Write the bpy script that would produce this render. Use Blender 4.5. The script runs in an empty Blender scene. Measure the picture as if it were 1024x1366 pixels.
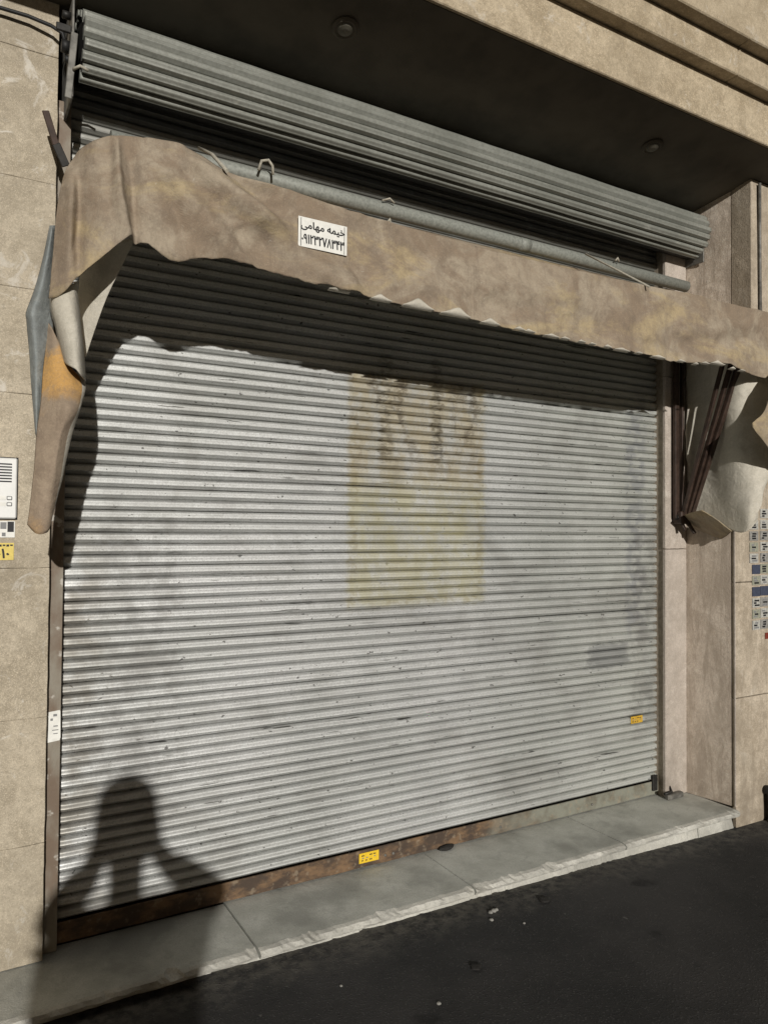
import bpy, bmesh, math, random
from mathutils import Vector, Matrix, noise

random.seed(7)
scene = bpy.context.scene
COL = scene.collection

# ------------------------------------------------------------------ camera
cam_data = bpy.data.cameras.new('camera')
cam_data.sensor_fit = 'HORIZONTAL'
cam_data.sensor_width = 36.0
cam_data.lens = 36.0 * 1000.0 / 1024.0
cam_data.clip_start = 0.02
cam_data.clip_end = 2000.0
cam = bpy.data.objects.new('camera', cam_data)
COL.objects.link(cam)
R_ = Vector((0.8640785, -0.5032956, 0.0078664))
D_ = Vector((0.0183063, 0.0158039, -0.9997075))
F_ = Vector((0.5030241, 0.8639698, 0.0228693))
cm = Matrix.Identity(4)
for i in range(3):
    cm[i][0], cm[i][1], cm[i][2] = R_[i], -D_[i], -F_[i]
cm.translation = Vector((0.0, -2.85, 1.449))
cam.matrix_world = cm
scene.camera = cam

# ------------------------------------------------------------------ light
LIGHT = Vector((0.25, 1.0, -0.26)).normalized()      # direction the light travels
SUN_EL = math.asin(-LIGHT.z)
world = bpy.data.worlds.new('World')
scene.world = world
world.use_nodes = True
wn = world.node_tree
wn.nodes.clear()
w_out = wn.nodes.new('ShaderNodeOutputWorld')
w_bg = wn.nodes.new('ShaderNodeBackground')
w_sky = wn.nodes.new('ShaderNodeTexSky')
w_sky.sky_type = 'NISHITA'
w_sky.sun_disc = False
w_sky.sun_elevation = SUN_EL
w_sky.sun_rotation = math.atan2(-LIGHT.x, -LIGHT.y)
w_sky.air_density = 0.9
w_sky.dust_density = 4.0
w_sky.ozone_density = 0.3
w_bg.inputs['Strength'].default_value = 0.0082
wn.links.new(w_sky.outputs[0], w_bg.inputs['Color'])
wn.links.new(w_bg.outputs[0], w_out.inputs['Surface'])

sun_data = bpy.data.lights.new('sun', 'SUN')
sun_data.energy = 3.5
sun_data.angle = math.radians(0.6)
sun_data.color = (1.0, 0.97, 0.915)
sun = bpy.data.objects.new('sun', sun_data)
COL.objects.link(sun)
sun.location = (-2, -10, 6)
sun.rotation_euler = LIGHT.to_track_quat('-Z', 'Y').to_euler()

scene.view_settings.view_transform = 'Standard'
scene.view_settings.look = 'None'
scene.view_settings.exposure = 0.0
scene.view_settings.gamma = 1.0
scene.view_settings.use_curve_mapping = False
scene.cycles.use_denoising = True
scene.cycles.max_bounces = 6

# ------------------------------------------------------------------ helpers
def link(name, mesh, mat=None, parent=None):
    o = bpy.data.objects.new(name, mesh)
    COL.objects.link(o)
    if mat is not None and len(mesh.materials) == 0:
        mesh.materials.append(mat)
    if parent is not None:
        o.parent = parent
    return o

def tag(o, label, cat, group=None):
    o['label'] = label
    o['category'] = cat
    if group:
        o['group'] = group
    return o

def thing(name, label, cat, loc=(0, 0, 0), group=None):
    """An Empty that parents the parts. Parts are built in world metres, so undo the offset."""
    o = bpy.data.objects.new(name, None)
    o.empty_display_size = 0.1
    o.location = loc
    COL.objects.link(o)
    return tag(o, label, cat, group)

def adopt(o, parent):
    o.parent = parent
    p = Vector((0, 0, 0))
    q = parent
    while q is not None:
        p += Vector(q.location)
        q = q.parent
    o.location = Vector(o.location) - p
    return o

def mesh_from(name, verts, faces, smooth=False):
    me = bpy.data.meshes.new(name)
    me.from_pydata([tuple(v) for v in verts], [], faces)
    me.validate()
    bm = bmesh.new()
    bm.from_mesh(me)
    bmesh.ops.recalc_face_normals(bm, faces=bm.faces)
    bm.to_mesh(me)
    bm.free()
    if smooth:
        for p in me.polygons:
            p.use_smooth = True
    return me

def box_bm(bm, x0, x1, y0, y1, z0, z1, bev=0.0, seg=1):
    r = bmesh.ops.create_cube(bm, size=1.0)
    vs = r['verts']
    for v in vs:
        v.co = Vector(((x0 + x1) / 2 + v.co.x * (x1 - x0), (y0 + y1) / 2 + v.co.y * (y1 - y0), (z0 + z1) / 2 + v.co.z * (z1 - z0)))
    if bev > 0:
        es = list({e for v in vs for e in v.link_edges})
        bmesh.ops.bevel(bm, geom=es, offset=bev, segments=seg, affect='EDGES', profile=0.5)

def box(name, x0, x1, y0, y1, z0, z1, mat, parent=None, bev=0.0, seg=1):
    bm = bmesh.new()
    box_bm(bm, x0, x1, y0, y1, z0, z1, bev, seg)
    me = bpy.data.meshes.new(name)
    bm.to_mesh(me)
    bm.free()
    o = link(name, me, mat)
    if parent is not None:
        adopt(o, parent)
    return o

def tube_bm(bm, pts, r, n=10, caps=True):
    pts = [Vector(p) for p in pts]
    rs = r if isinstance(r, (list, tuple)) else [r] * len(pts)
    rings = []
    up = Vector((0, 0, 1))
    for i, p in enumerate(pts):
        t = (pts[min(i + 1, len(pts) - 1)] - pts[max(i - 1, 0)]).normalized()
        a = t.cross(up)
        if a.length < 1e-3:
            a = t.cross(Vector((1, 0, 0)))
        a.normalize()
        b = t.cross(a).normalized()
        rings.append([bm.verts.new(p + (a * math.cos(2 * math.pi * k / n) + b * math.sin(2 * math.pi * k / n)) * rs[i]) for k in range(n)])
    for i in range(len(rings) - 1):
        for k in range(n):
            f = bm.faces.new((rings[i][k], rings[i][(k + 1) % n], rings[i + 1][(k + 1) % n], rings[i + 1][k]))
            f.smooth = True
    if caps:
        bm.faces.new(rings[0][::-1])
        bm.faces.new(rings[-1])
    bmesh.ops.recalc_face_normals(bm, faces=bm.faces)

def tube(name, pts, r, mat, parent=None, n=10):
    bm = bmesh.new()
    tube_bm(bm, pts, r, n)
    me = bpy.data.meshes.new(name)
    bm.to_mesh(me)
    bm.free()
    o = link(name, me, mat)
    if parent is not None:
        adopt(o, parent)
    return o

def bar(name, a, b, w, d, mat, parent=None, bev=0.002, side=(1, 0, 0)):
    """rectangular bar from a to b, w wide along `side`, d deep"""
    a, b = Vector(a), Vector(b)
    t = (b - a).normalized()
    s = Vector(side)
    s = (s - t * s.dot(t)).normalized()
    n = t.cross(s)
    bm = bmesh.new()
    box_bm(bm, -w / 2, w / 2, -d / 2, d / 2, 0, (b - a).length, bev)
    M = Matrix((s, n, t)).transposed().to_4x4()
    M.translation = a
    bm.transform(M)
    me = bpy.data.meshes.new(name)
    bm.to_mesh(me)
    bm.free()
    o = link(name, me, mat)
    if parent is not None:
        adopt(o, parent)
    return o

# ------------------------------------------------------------------ material helpers
class Mat:
    def __init__(self, name, rough=0.7, metal=0.0, spec=0.4):
        self.m = bpy.data.materials.new(name)
        self.m.use_nodes = True
        self.t = self.m.node_tree
        self.b = self.t.nodes['Principled BSDF']
        self.b.inputs['Roughness'].default_value = rough
        self.b.inputs['Metallic'].default_value = metal
        self.b.inputs['Specular IOR Level'].default_value = spec
        self._pos = None
    def node(self, kind, **kw):
        n = self.t.nodes.new(kind)
        for k, v in kw.items():
            setattr(n, k, v)
        return n
    def put(self, sock, v):
        if hasattr(v, 'is_linked') or isinstance(v, bpy.types.NodeSocket):
            self.t.links.new(v, sock)
        elif isinstance(v, (tuple, list)) and len(v) == 3 and sock.type == 'RGBA':
            sock.default_value = (*v, 1.0)
        else:
            sock.default_value = v
    @property
    def pos(self):
        if self._pos is None:
            self._pos = self.node('ShaderNodeNewGeometry').outputs['Position']
        return self._pos
    def xyz(self):
        s = self.node('ShaderNodeSeparateXYZ')
        self.put(s.inputs[0], self.pos)
        return s.outputs[0], s.outputs[1], s.outputs[2]
    def scaled(self, sx, sy, sz, off=(0, 0, 0)):
        n = self.node('ShaderNodeMapping')
        self.put(n.inputs['Vector'], self.pos)
        n.inputs['Scale'].default_value = (sx, sy, sz)
        n.inputs['Location'].default_value = off
        return n.outputs[0]
    def noise(self, scale, detail=4, rough=0.55, vec=None, dist=0.0):
        n = self.node('ShaderNodeTexNoise')
        self.put(n.inputs['Vector'], vec if vec is not None else self.pos)
        n.inputs['Scale'].default_value = scale
        n.inputs['Detail'].default_value = detail
        n.inputs['Roughness'].default_value = rough
        n.inputs['Distortion'].default_value = dist
        return n.outputs[0]
    def ramp(self, v, lo, hi, a=0.0, b=1.0):
        n = self.node('ShaderNodeMapRange')
        n.interpolation_type = 'SMOOTHSTEP'
        self.put(n.inputs['Value'], v)
        n.inputs['From Min'].default_value = lo
        n.inputs['From Max'].default_value = hi
        n.inputs['To Min'].default_value = a
        n.inputs['To Max'].default_value = b
        return n.outputs[0]
    def math(self, op, a, b=0.0):
        n = self.node('ShaderNodeMath', operation=op)
        self.put(n.inputs[0], a)
        self.put(n.inputs[1], b)
        return n.outputs[0]
    def mul(self, *a):
        r = a[0]
        for k in a[1:]:
            r = self.math('MULTIPLY', r, k)
        return r
    def mix(self, fac, a, b, blend='MIX'):
        n = self.node('ShaderNodeMix', data_type='RGBA', blend_type=blend)
        self.put(n.inputs[0], fac)
        self.put(n.inputs[6], a)
        self.put(n.inputs[7], b)
        return n.outputs[2]
    def band(self, v, c, half, soft):
        """1 inside |v-c|<half, fading over soft"""
        d = self.math('ABSOLUTE', self.math('SUBTRACT', v, c))
        return self.ramp(d, half, half + soft, 1.0, 0.0)
    def rand(self):
        return self.node('ShaderNodeObjectInfo').outputs['Random']
    def bump(self, h, strength=0.3, dist=0.002):
        n = self.node('ShaderNodeBump')
        n.inputs['Strength'].default_value = strength
        n.inputs['Distance'].default_value = dist
        self.put(n.inputs['Height'], h)
        self.t.links.new(n.outputs[0], self.b.inputs['Normal'])
    def color(self, c):
        self.put(self.b.inputs['Base Color'], c)
    def rough(self, v):
        self.put(self.b.inputs['Roughness'], v)

def plain(name, c, rough=0.6, metal=0.0, grime=0.25, scale=30.0, spec=0.4):
    m = Mat(name, rough, metal, spec)
    n = m.noise(scale, 4)
    m.color(m.mix(m.ramp(n, 0.35, 0.7), c, tuple(k * (1 - grime) for k in c)))
    m.bump(m.noise(scale * 5, 3), 0.2, 0.001)
    return m.m

def stone(name, c1, c2, streak=0.0, pale=0.3, fine=120.0):
    m = Mat(name, 0.75, 0, 0.3)
    base = m.mix(m.ramp(m.noise(6, 8, 0.74, dist=0.5), 0.38, 0.62), c1, tuple(k * 0.86 for k in c2))
    mid = m.noise(38, 5, 0.7)
    base = m.mix(m.mul(m.ramp(mid, 0.5, 0.7), 0.5), base, tuple(k * 0.66 for k in c2))
    base = m.mix(m.mul(m.ramp(mid, 0.48, 0.32), 0.45), base, tuple(min(0.8, k * 1.28) for k in c1))
    g = m.noise(fine, 3, 0.75)
    base = m.mix(m.mul(m.ramp(g, 0.45, 0.70), 0.62), base, tuple(k * 0.5 for k in c1))
    g2 = m.noise(fine * 2.6, 2, 0.7, vec=m.scaled(1, 1, 1, (3, 1, 2)))
    base = m.mix(m.mul(m.ramp(g2, 0.52, 0.70), 0.6), base, tuple(min(0.85, k * 1.6) for k in c1))
    # lime and dirt with shapes of their own
    p = m.ramp(m.noise(8, 8, 0.74, dist=1.0), 0.57, 0.66)
    base = m.mix(m.mul(p, pale), base, (0.66, 0.62, 0.55))
    d = m.ramp(m.noise(3.1, 6, 0.66, vec=m.scaled(1, 1, 0.6, (3, 7, 1))), 0.48, 0.72)
    base = m.mix(m.mul(d, 0.45), base, tuple(k * 0.6 for k in c2))
    if streak > 0:
        s = m.noise(9, 8, 0.74, vec=m.scaled(1.0, 1.0, 0.16), dist=1.8)
        base = m.mix(m.mul(m.ramp(s, 0.44, 0.60), streak), base, tuple(k * 0.6 for k in c2))
    base = m.mix(m.mul(m.rand(), 0.38), base, tuple(k * 0.68 for k in c1))
    zz = m.xyz()[2]
    gd = m.mul(m.ramp(m.math('ADD', zz, m.mul(m.noise(5, 6, 0.7), 0.8)), 0.75, 0.35), m.ramp(m.noise(13, 6, 0.7), 0.35, 0.62))
    base = m.mix(m.mul(gd, 0.55), base, tuple(k * 0.5 for k in c2))
    m.color(base)
    h = m.math('ADD', m.mul(g, 0.5), m.noise(30, 5, 0.6))
    m.bump(h, 0.6, 0.004)
    return m.m

M_STONE_L = stone('travertine_left', (0.49, 0.425, 0.325), (0.40, 0.34, 0.25), 0.0, 0.75)
M_STONE_R = stone('travertine_streaked', (0.51, 0.435, 0.34), (0.40, 0.33, 0.245), 0.45, 0.25)
M_STONE_V = stone('travertine_reveal_brightened', (0.68, 0.575, 0.475), (0.53, 0.43, 0.335), 0.75, 0.3)  # reveal stone coloured lighter, standing in for side light it lacks
M_STONE_J = stone('travertine_jamb', (0.52, 0.455, 0.395), (0.43, 0.37, 0.31), 0.15, 0.35)
M_CORNICE = stone('cornice_stone', (0.50, 0.415, 0.295), (0.375, 0.30, 0.20), 0.0, 0.45, 90.0)
M_MORTAR = plain('mortar', (0.36, 0.305, 0.24), 0.9, 0, 0.3, 40)
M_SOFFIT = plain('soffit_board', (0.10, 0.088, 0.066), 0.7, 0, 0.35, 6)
M_WALL = plain('upper_render', (0.36, 0.31, 0.25), 0.85, 0, 0.25, 8)
M_DARK = plain('dark_steel', (0.035, 0.033, 0.03), 0.55, 0.4, 0.4, 40)
M_BLACK = plain('black_rubber', (0.012, 0.012, 0.012), 0.6, 0, 0.2, 40)
M_GALV = plain('galvanised_tube', (0.27, 0.28, 0.25), 0.6, 0.1, 0.3, 90)
M_ARM = plain('brown_painted_steel', (0.055, 0.034, 0.025), 0.42, 0.1, 0.45, 30)
M_STEELGREY = plain('bracket_steel', (0.20, 0.19, 0.17), 0.55, 0.3, 0.5, 30)
M_WHITE = plain('white_plastic', (0.78, 0.78, 0.76), 0.4, 0, 0.06, 30)
M_PAPER = plain('white_sticker', (0.80, 0.79, 0.74), 0.55, 0, 0.12, 60)
M_YELLOW = plain('yellow_sticker', (0.78, 0.52, 0.03), 0.5, 0, 0.15, 80)
M_PALEYEL = plain('pale_yellow_sticker', (0.74, 0.58, 0.14), 0.5, 0, 0.15, 80)
M_DULLYEL = plain('dull_orange_sticker', (0.56, 0.34, 0.035), 0.6, 0, 0.3, 80)
M_INK = plain('black_ink', (0.015, 0.015, 0.017), 0.6, 0, 0.1, 80)
M_GREYINK = plain('grey_ink', (0.22, 0.22, 0.22), 0.6, 0, 0.2, 80)
M_RED = plain('dark_red_sticker', (0.20, 0.04, 0.025), 0.5, 0, 0.2, 60)
M_ROPE = plain('pale_rope', (0.42, 0.39, 0.32), 0.9, 0, 0.3, 90)

def shutter_material():
    m = Mat('galvanised_slats', 0.6, 0.6, 0.5)
    x, y, z = m.xyz()
    c = m.mix(m.ramp(m.noise(1.3, 4), 0.35, 0.7), (0.69, 0.695, 0.69), (0.575, 0.585, 0.57))
    # zinc spangle + dust
    c = m.mix(m.mul(m.ramp(m.noise(160, 3, 0.7), 0.4, 0.7), 0.55), c, (0.34, 0.34, 0.325))
    c = m.mix(m.mul(m.ramp(m.noise(240, 2, 0.7, vec=m.scaled(1, 1, 1, (7, 2, 3))), 0.55, 0.72), 0.5), c, (0.85, 0.85, 0.82))
    # dull greenish right side of the curtain
    c = m.mix(m.mul(m.ramp(x, 1.8, 3.4), 0.5), c, (0.50, 0.515, 0.455))
    c = m.mix(m.mul(m.rand(), 0.3), c, (0.43, 0.43, 0.41))
    # horizontal rub marks
    sc = m.ramp(m.noise(7, 5, 0.7, vec=m.scaled(1, 1, 16)), 0.62, 0.72)
    c = m.mix(m.mul(sc, 0.65), c, (0.22, 0.215, 0.20))
    gr = m.ramp(m.noise(2.1, 7, 0.7, vec=m.scaled(1.0, 1, 1.4, (1, 2, 6)), dist=0.7), 0.48, 0.68)
    c = m.mix(m.mul(gr, 0.45), c, (0.36, 0.355, 0.33))
    sc2 = m.ramp(m.noise(3.2, 3, 0.6, vec=m.scaled(1.2, 1, 26, (4, 0, 9))), 0.655, 0.70)
    c = m.mix(m.mul(sc2, 0.85), c, (0.07, 0.068, 0.06))
    # small dark specks
    sp = m.ramp(m.noise(38, 2, 0.5, vec=m.scaled(1, 1, 1.6, (2, 3, 5))), 0.70, 0.74)
    c = m.mix(m.mul(sp, 0.8), c, (0.06, 0.055, 0.05))
    # residue of a pasted poster
    wob = m.mul(m.math('SUBTRACT', m.noise(26, 3), 0.5), 0.05)
    xw = m.math('ADD', x, wob)
    zw = m.math('ADD', z, wob)
    pm = m.mul(m.band(xw, 1.84, 0.340, 0.040), m.band(zw, 1.62, 0.485, 0.045))
    tone = m.ramp(z, 1.55, 1.75)
    yel = m.mix(tone, (0.54, 0.51, 0.34), (0.47, 0.405, 0.27))
    pf = m.mul(pm, m.ramp(m.noise(6.5, 8, 0.76, vec=m.scaled(1.5, 1, 0.8)), 0.36, 0.60, 0.14, 0.70))
    c = m.mix(pf, c, yel)
    edge = m.mul(pm, m.math('SUBTRACT', 1.0, m.mul(m.band(xw, 1.84, 0.315, 0.012), m.band(zw, 1.62, 0.475, 0.012))))
    c = m.mix(m.mul(edge, m.ramp(m.noise(30, 3), 0.46, 0.62), 0.45), c, (0.38, 0.33, 0.21))
    col = m.noise(13, 4, 0.6, vec=m.scaled(1.0, 0.2, 0.42, (0.3, 0, 0.1)))
    blot = m.noise(40, 4, 0.7, vec=m.scaled(0.7, 1, 1.8))
    st = m.mul(pm, m.ramp(col, 0.50, 0.62), m.ramp(blot, 0.38, 0.58), m.ramp(z, 1.62, 1.95, 0.08, 1.0))
    c = m.mix(m.mul(st, 0.72), c, (0.15, 0.12, 0.085))
    drip = m.mul(m.math('MAXIMUM', m.band(xw, 1.93, 0.018, 0.02), m.band(xw, 1.66, 0.02, 0.03)), m.band(z, 1.98, 0.2, 0.1), m.ramp(blot, 0.40, 0.62))
    c = m.mix(m.mul(drip, 0.55), c, (0.09, 0.075, 0.05))
    # bluish paint wiped down beside the right guide and a grey patch lower down
    bl = m.mul(m.band(x, 3.24, 0.05, 0.05), m.band(z, 1.55, 0.55, 0.2), m.ramp(m.noise(18, 4), 0.38, 0.6))
    c = m.mix(m.mul(bl, 0.55), c, (0.30, 0.31, 0.33))
    gp = m.mul(m.band(m.math('ADD', x, m.mul(wob, 3.0)), 3.03, 0.11, 0.06), m.band(m.math('ADD', z, wob), 0.79, 0.045, 0.03))
    c = m.mix(m.mul(gp, 0.7), c, (0.26, 0.265, 0.26))
    # upper curtain darkened in colour to dull the bright glint under the coil
    glint_dim = m.mul(m.ramp(m.math('ADD', z, m.mul(wob, 2.0)), 2.55, 2.68), m.ramp(m.noise(12, 5, 0.7), 0.25, 0.5, 0.7, 1.0))
    c = m.mix(m.mul(glint_dim, 0.85), c, (0.22, 0.215, 0.19))
    # grey hand marks down both sides
    sd = m.mul(m.math('MAXIMUM', m.band(m.math('ADD', x, m.mul(wob, 4.0)), 0.62, 0.10, 0.08), m.band(m.math('ADD', x, m.mul(wob, 4.0)), 3.33, 0.08, 0.06)), m.band(z, 0.95, 0.45, 0.3), m.ramp(m.noise(9, 6, 0.7), 0.40, 0.62))
    c = m.mix(m.mul(sd, 0.5), c, (0.27, 0.262, 0.245))
    # brown grime against the left guide
    lg = m.mul(m.ramp(x, 0.62, 0.36), m.ramp(m.noise(6, 5, 0.6), 0.40, 0.62), m.ramp(z, 1.6, 1.2))
    c = m.mix(m.mul(lg, 0.7), c, (0.23, 0.205, 0.165))
    m.color(c)
    m.rough(m.ramp(m.noise(4, 4), 0.3, 0.7, 0.53, 0.66))
    m.bump(m.math('ADD', m.noise(25, 3, vec=m.scaled(1, 1, 0.7)), m.mul(m.noise(200, 2), 0.15)), 0.22, 0.003)
    return m.m
M_SLAT = shutter_material()

def coil_material():
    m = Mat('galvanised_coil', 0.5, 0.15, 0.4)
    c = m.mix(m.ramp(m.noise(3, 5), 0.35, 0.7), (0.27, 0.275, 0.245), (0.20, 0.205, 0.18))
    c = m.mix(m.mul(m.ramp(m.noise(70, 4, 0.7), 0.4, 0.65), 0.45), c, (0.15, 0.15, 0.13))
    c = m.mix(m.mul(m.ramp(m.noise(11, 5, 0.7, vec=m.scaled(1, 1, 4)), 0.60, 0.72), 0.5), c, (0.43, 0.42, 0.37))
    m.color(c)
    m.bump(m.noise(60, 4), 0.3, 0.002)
    return m.m
M_COIL = coil_material()

def rust_bar_material():
    m = Mat('rusty_bottom_bar', 0.75, 0.1, 0.3)
    x, y, z = m.xyz()
    rust = m.mix(m.ramp(m.noise(9, 6, 0.65, vec=m.scaled(1, 1, 2)), 0.4, 0.66), (0.07, 0.05, 0.037), (0.20, 0.125, 0.07))
    paint = m.mix(m.ramp(m.noise(12, 5), 0.4, 0.7), (0.22, 0.22, 0.18), (0.14, 0.125, 0.095))
    f = m.ramp(m.math('ADD', x, m.mul(m.noise(5, 4), 0.9)), 2.5, 3.1)
    c = m.mix(f, rust, paint)
    c = m.mix(m.mul(m.ramp(m.noise(34, 5), 0.55, 0.7), 0.5), c, (0.30, 0.24, 0.17))
    m.color(c)
    m.bump(m.noise(70, 5), 0.6, 0.003)
    return m.m
M_RUST = rust_bar_material()

def guide_material():
    m = Mat('worn_brown_guide', 0.6, 0.1, 0.35)
    c = m.mix(m.ramp(m.noise(8, 5, 0.6, vec=m.scaled(1, 1, 0.5)), 0.38, 0.64), (0.17, 0.125, 0.09), (0.26, 0.235, 0.19))
    c = m.mix(m.ramp(m.noise(22, 5), 0.6, 0.7), c, (0.45, 0.42, 0.37))
    m.color(c)
    m.bump(m.noise(60, 4), 0.4, 0.002)
    return m.m
M_GUIDE = guide_material()

def canvas_material(name, c1, c2, c3, spot=(0.50, 0.34, 0.14), spotf=0.5, sz=2.6, stain=None):
    m = Mat(name, 0.88, 0, 0.15)
    c = m.mix(m.ramp(m.noise(3.4, 8, 0.68, dist=0.9), 0.40, 0.60), c1, c2)
    c = m.mix(m.mul(m.ramp(m.noise(1.9, 7, 0.66, vec=m.scaled(1, 1, sz, (5, 2, 1)), dist=0.6), 0.50, 0.64), spotf), c, spot)
    if stain:
        zn = m.math('ADD', m.xyz()[2], m.mul(m.math('SUBTRACT', m.noise(14, 5, 0.65), 0.5), 0.16))
        c = m.mix(m.mul(m.band(zn, stain[0], stain[1], 0.05), 0.85), c, spot)
    # water marks: thin darker rims
    wm = m.band(m.noise(2.6, 6, 0.6, vec=m.scaled(1, 1, 1.5, (2, 8, 3)), dist=0.5), 0.56, 0.006, 0.02)
    c = m.mix(m.mul(wm, 0.22), c, c3)
    c = m.mix(m.mul(m.ramp(m.noise(14, 7, 0.72), 0.46, 0.68), 0.55), c, c3)
    run = m.ramp(m.noise(15, 6, 0.7, vec=m.scaled(1, 1, 0.10, (4, 1, 2)), dist=0.8), 0.52, 0.66)
    c = m.mix(m.mul(run, 0.35), c, c3)
    c = m.mix(m.mul(m.ramp(m.noise(110, 4, 0.75), 0.42, 0.66), 0.26), c, tuple(k * 0.5 for k in c1))
    c = m.mix(m.mul(m.ramp(m.noise(210, 2, 0.7, vec=m.scaled(1, 1, 1, (9, 5, 4))), 0.55, 0.7), 0.18), c, tuple(min(0.8, k * 1.55) for k in c1))
    c = m.mix(m.mul(m.ramp(m.noise(46, 4, 0.65, vec=m.scaled(1, 1, 1, (9, 1, 4))), 0.69, 0.74), 0.35), c, (0.58, 0.53, 0.45))
    m.color(c)
    wv = m.node('ShaderNodeTexWave', wave_type='BANDS', bands_direction='DIAGONAL')
    m.put(wv.inputs['Vector'], m.pos)
    wv.inputs['Scale'].default_value = 180.0
    wv.inputs['Distortion'].default_value = 1.5
    hgt = m.math('ADD', m.mul(m.noise(16, 6, 0.62, dist=0.8), 1.6), m.mul(m.noise(240, 2), 0.2))
    m.bump(m.math('ADD', hgt, m.mul(wv.outputs[1], 0.06)), 0.6, 0.006)
    return m.m
M_CANVAS = canvas_material('brown_canvas', (0.37, 0.31, 0.235), (0.255, 0.195, 0.14), (0.185, 0.145, 0.11), (0.45, 0.355, 0.205), 0.7)
M_CANVAS_IN = canvas_material('cream_canvas_lining', (0.60, 0.56, 0.48), (0.52, 0.485, 0.41), (0.44, 0.41, 0.34), (0.53, 0.48, 0.38), 0.3)
M_CANVAS_TAIL = canvas_material('orange_stained_canvas', (0.36, 0.285, 0.21), (0.27, 0.21, 0.155), (0.21, 0.16, 0.12), (0.58, 0.33, 0.10), 0.5, 0.9, (1.90, 0.045))
M_CANVAS_BLUE = canvas_material('blue_grey_canvas', (0.31, 0.335, 0.33), (0.22, 0.24, 0.24), (0.17, 0.175, 0.17), (0.35, 0.36, 0.34), 0.4)

def sill_material(name, c1, c2, light):
    m = Mat(name, 0.7, 0, 0.35)
    c = m.mix(m.ramp(m.noise(6, 6, 0.6), 0.35, 0.7), c1, c2)
    c = m.mix(m.mul(m.ramp(m.noise(170, 3, 0.7), 0.42, 0.68), 0.5), c, tuple(k * 0.55 for k in c1))
    c = m.mix(m.mul(m.ramp(m.noise(24, 6, 0.7), 0.58, 0.72), 0.4), c, light)
    c = m.mix(m.mul(m.ramp(m.noise(2.4, 5, 0.6), 0.48, 0.66), 0.6), c, tuple(k * 0.5 for k in c2))
    c = m.mix(m.mul(m.ramp(m.noise(17, 6, 0.7, dist=0.6), 0.52, 0.66), 0.45), c, tuple(k * 0.55 for k in c1))
    m.color(c)
    m.bump(m.math('ADD', m.noise(50, 5, 0.65), m.noise(180, 3)), 0.5, 0.003)
    return m.m
M_SILL = sill_material('grey_sill_stone', (0.56, 0.56, 0.51), (0.42, 0.42, 0.375), (0.70, 0.69, 0.64))
M_CHIP = sill_material('fresh_broken_stone', (0.58, 0.565, 0.51), (0.46, 0.445, 0.395), (0.72, 0.70, 0.64))

def asphalt_material():
    m = Mat('asphalt', 0.85, 0, 0.25)
    x, y, z = m.xyz()
    c = m.mix(m.ramp(m.noise(1.1, 8, 0.66), 0.38, 0.64), (0.026, 0.026, 0.026), (0.046, 0.044, 0.043))
    vor = m.node('ShaderNodeTexVoronoi')
    m.put(vor.inputs['Vector'], m.pos)
    vor.inputs['Scale'].default_value = 95.0
    ag = m.ramp(vor.outputs['Distance'], 0.18, 0.42, 1.0, 0.0)
    c = m.mix(m.mul(ag, m.ramp(m.noise(40, 3), 0.42, 0.62), 0.55), c, (0.085, 0.083, 0.08))
    c = m.mix(m.mul(m.ramp(m.noise(4.2, 5, 0.6), 0.62, 0.72), 0.7), c, (0.013, 0.013, 0.013))
    # dust swept against the step
    dust = m.mul(m.ramp(m.math('ADD', y, m.mul(m.noise(7, 6, 0.7), 0.30)), -0.42, -0.22), m.ramp(m.noise(24, 6, 0.7), 0.36, 0.62))
    c = m.mix(m.mul(dust, 0.7), c, (0.15, 0.14, 0.12))
    c = m.mix(m.mul(m.ramp(m.noise(30, 3, 0.6, vec=m.scaled(1, 1, 1, (3, 3, 1))), 0.72, 0.76), 0.6), c, (0.16, 0.155, 0.145))
    m.color(c)
    m.bump(m.math('ADD', m.mul(ag, 0.8), m.math('ADD', m.noise(200, 3, 0.7), m.noise(14, 4))), 0.7, 0.004)
    return m.m
M_ROAD = asphalt_material()

# ================================================================== SETTING
def road_z(x):
    return -0.05 - 0.018 * (max(-3.0, min(6.0, x)) - 0.8)

def make_road():
    xs = [-300, -60, -12, -3] + [-3 + 0.3 * i for i in range(1, 31)] + [12, 60, 300]
    ys = [-300, -60, -14, -7, -5, -4, -3] + [-3 + 0.15 * i for i in range(1, 19)] + [-0.27, 1.0]
    vs, fs = [], []
    for y in ys:
        for x in xs:
            h = 0.006 * noise.noise((x * 1.3, y * 1.7, 0.2)) if -3 <= x <= 6 and y > -4 else 0
            vs.append((x, y, road_z(x) + h))
    n = len(xs)
    for j in range(len(ys) - 1):
        for i in range(n - 1):
            fs.append((j * n + i, j * n + i + 1, (j + 1) * n + i + 1, (j + 1) * n + i))
    o = link('road', mesh_from('road', vs, fs, True), M_ROAD)
    o['kind'] = 'structure'
make_road()

# ------------------------------------------------------------------ building
bld = thing('shop_building', 'beige stone shop front with stepped cornice around the closed grey shutter', 'building', (1.9, 0.5, 0))

def slab(name, x0, x1, y0, y1, z0, z1, mat, parent, bev=0.003, rough=0.0):
    """stone slab whose edges are slightly worn"""
    bm = bmesh.new()
    box_bm(bm, x0, x1, y0, y1, z0, z1, bev)
    if rough > 0:
        bmesh.ops.subdivide_edges(bm, edges=[e for e in bm.edges if e.calc_length() > 0.1], cuts=10, use_grid_fill=True)
        for v in bm.verts:
            n = noise.noise(v.co * 23)
            v.co += Vector((noise.noise(v.co * 31 + Vector((5, 0, 0))), 0.25 * n, noise.noise(v.co * 29 + Vector((0, 9, 0))))) * rough
    me = bpy.data.meshes.new(name)
    bm.to_mesh(me)
    bm.free()
    return adopt(link(name, me, mat), parent)

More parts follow.
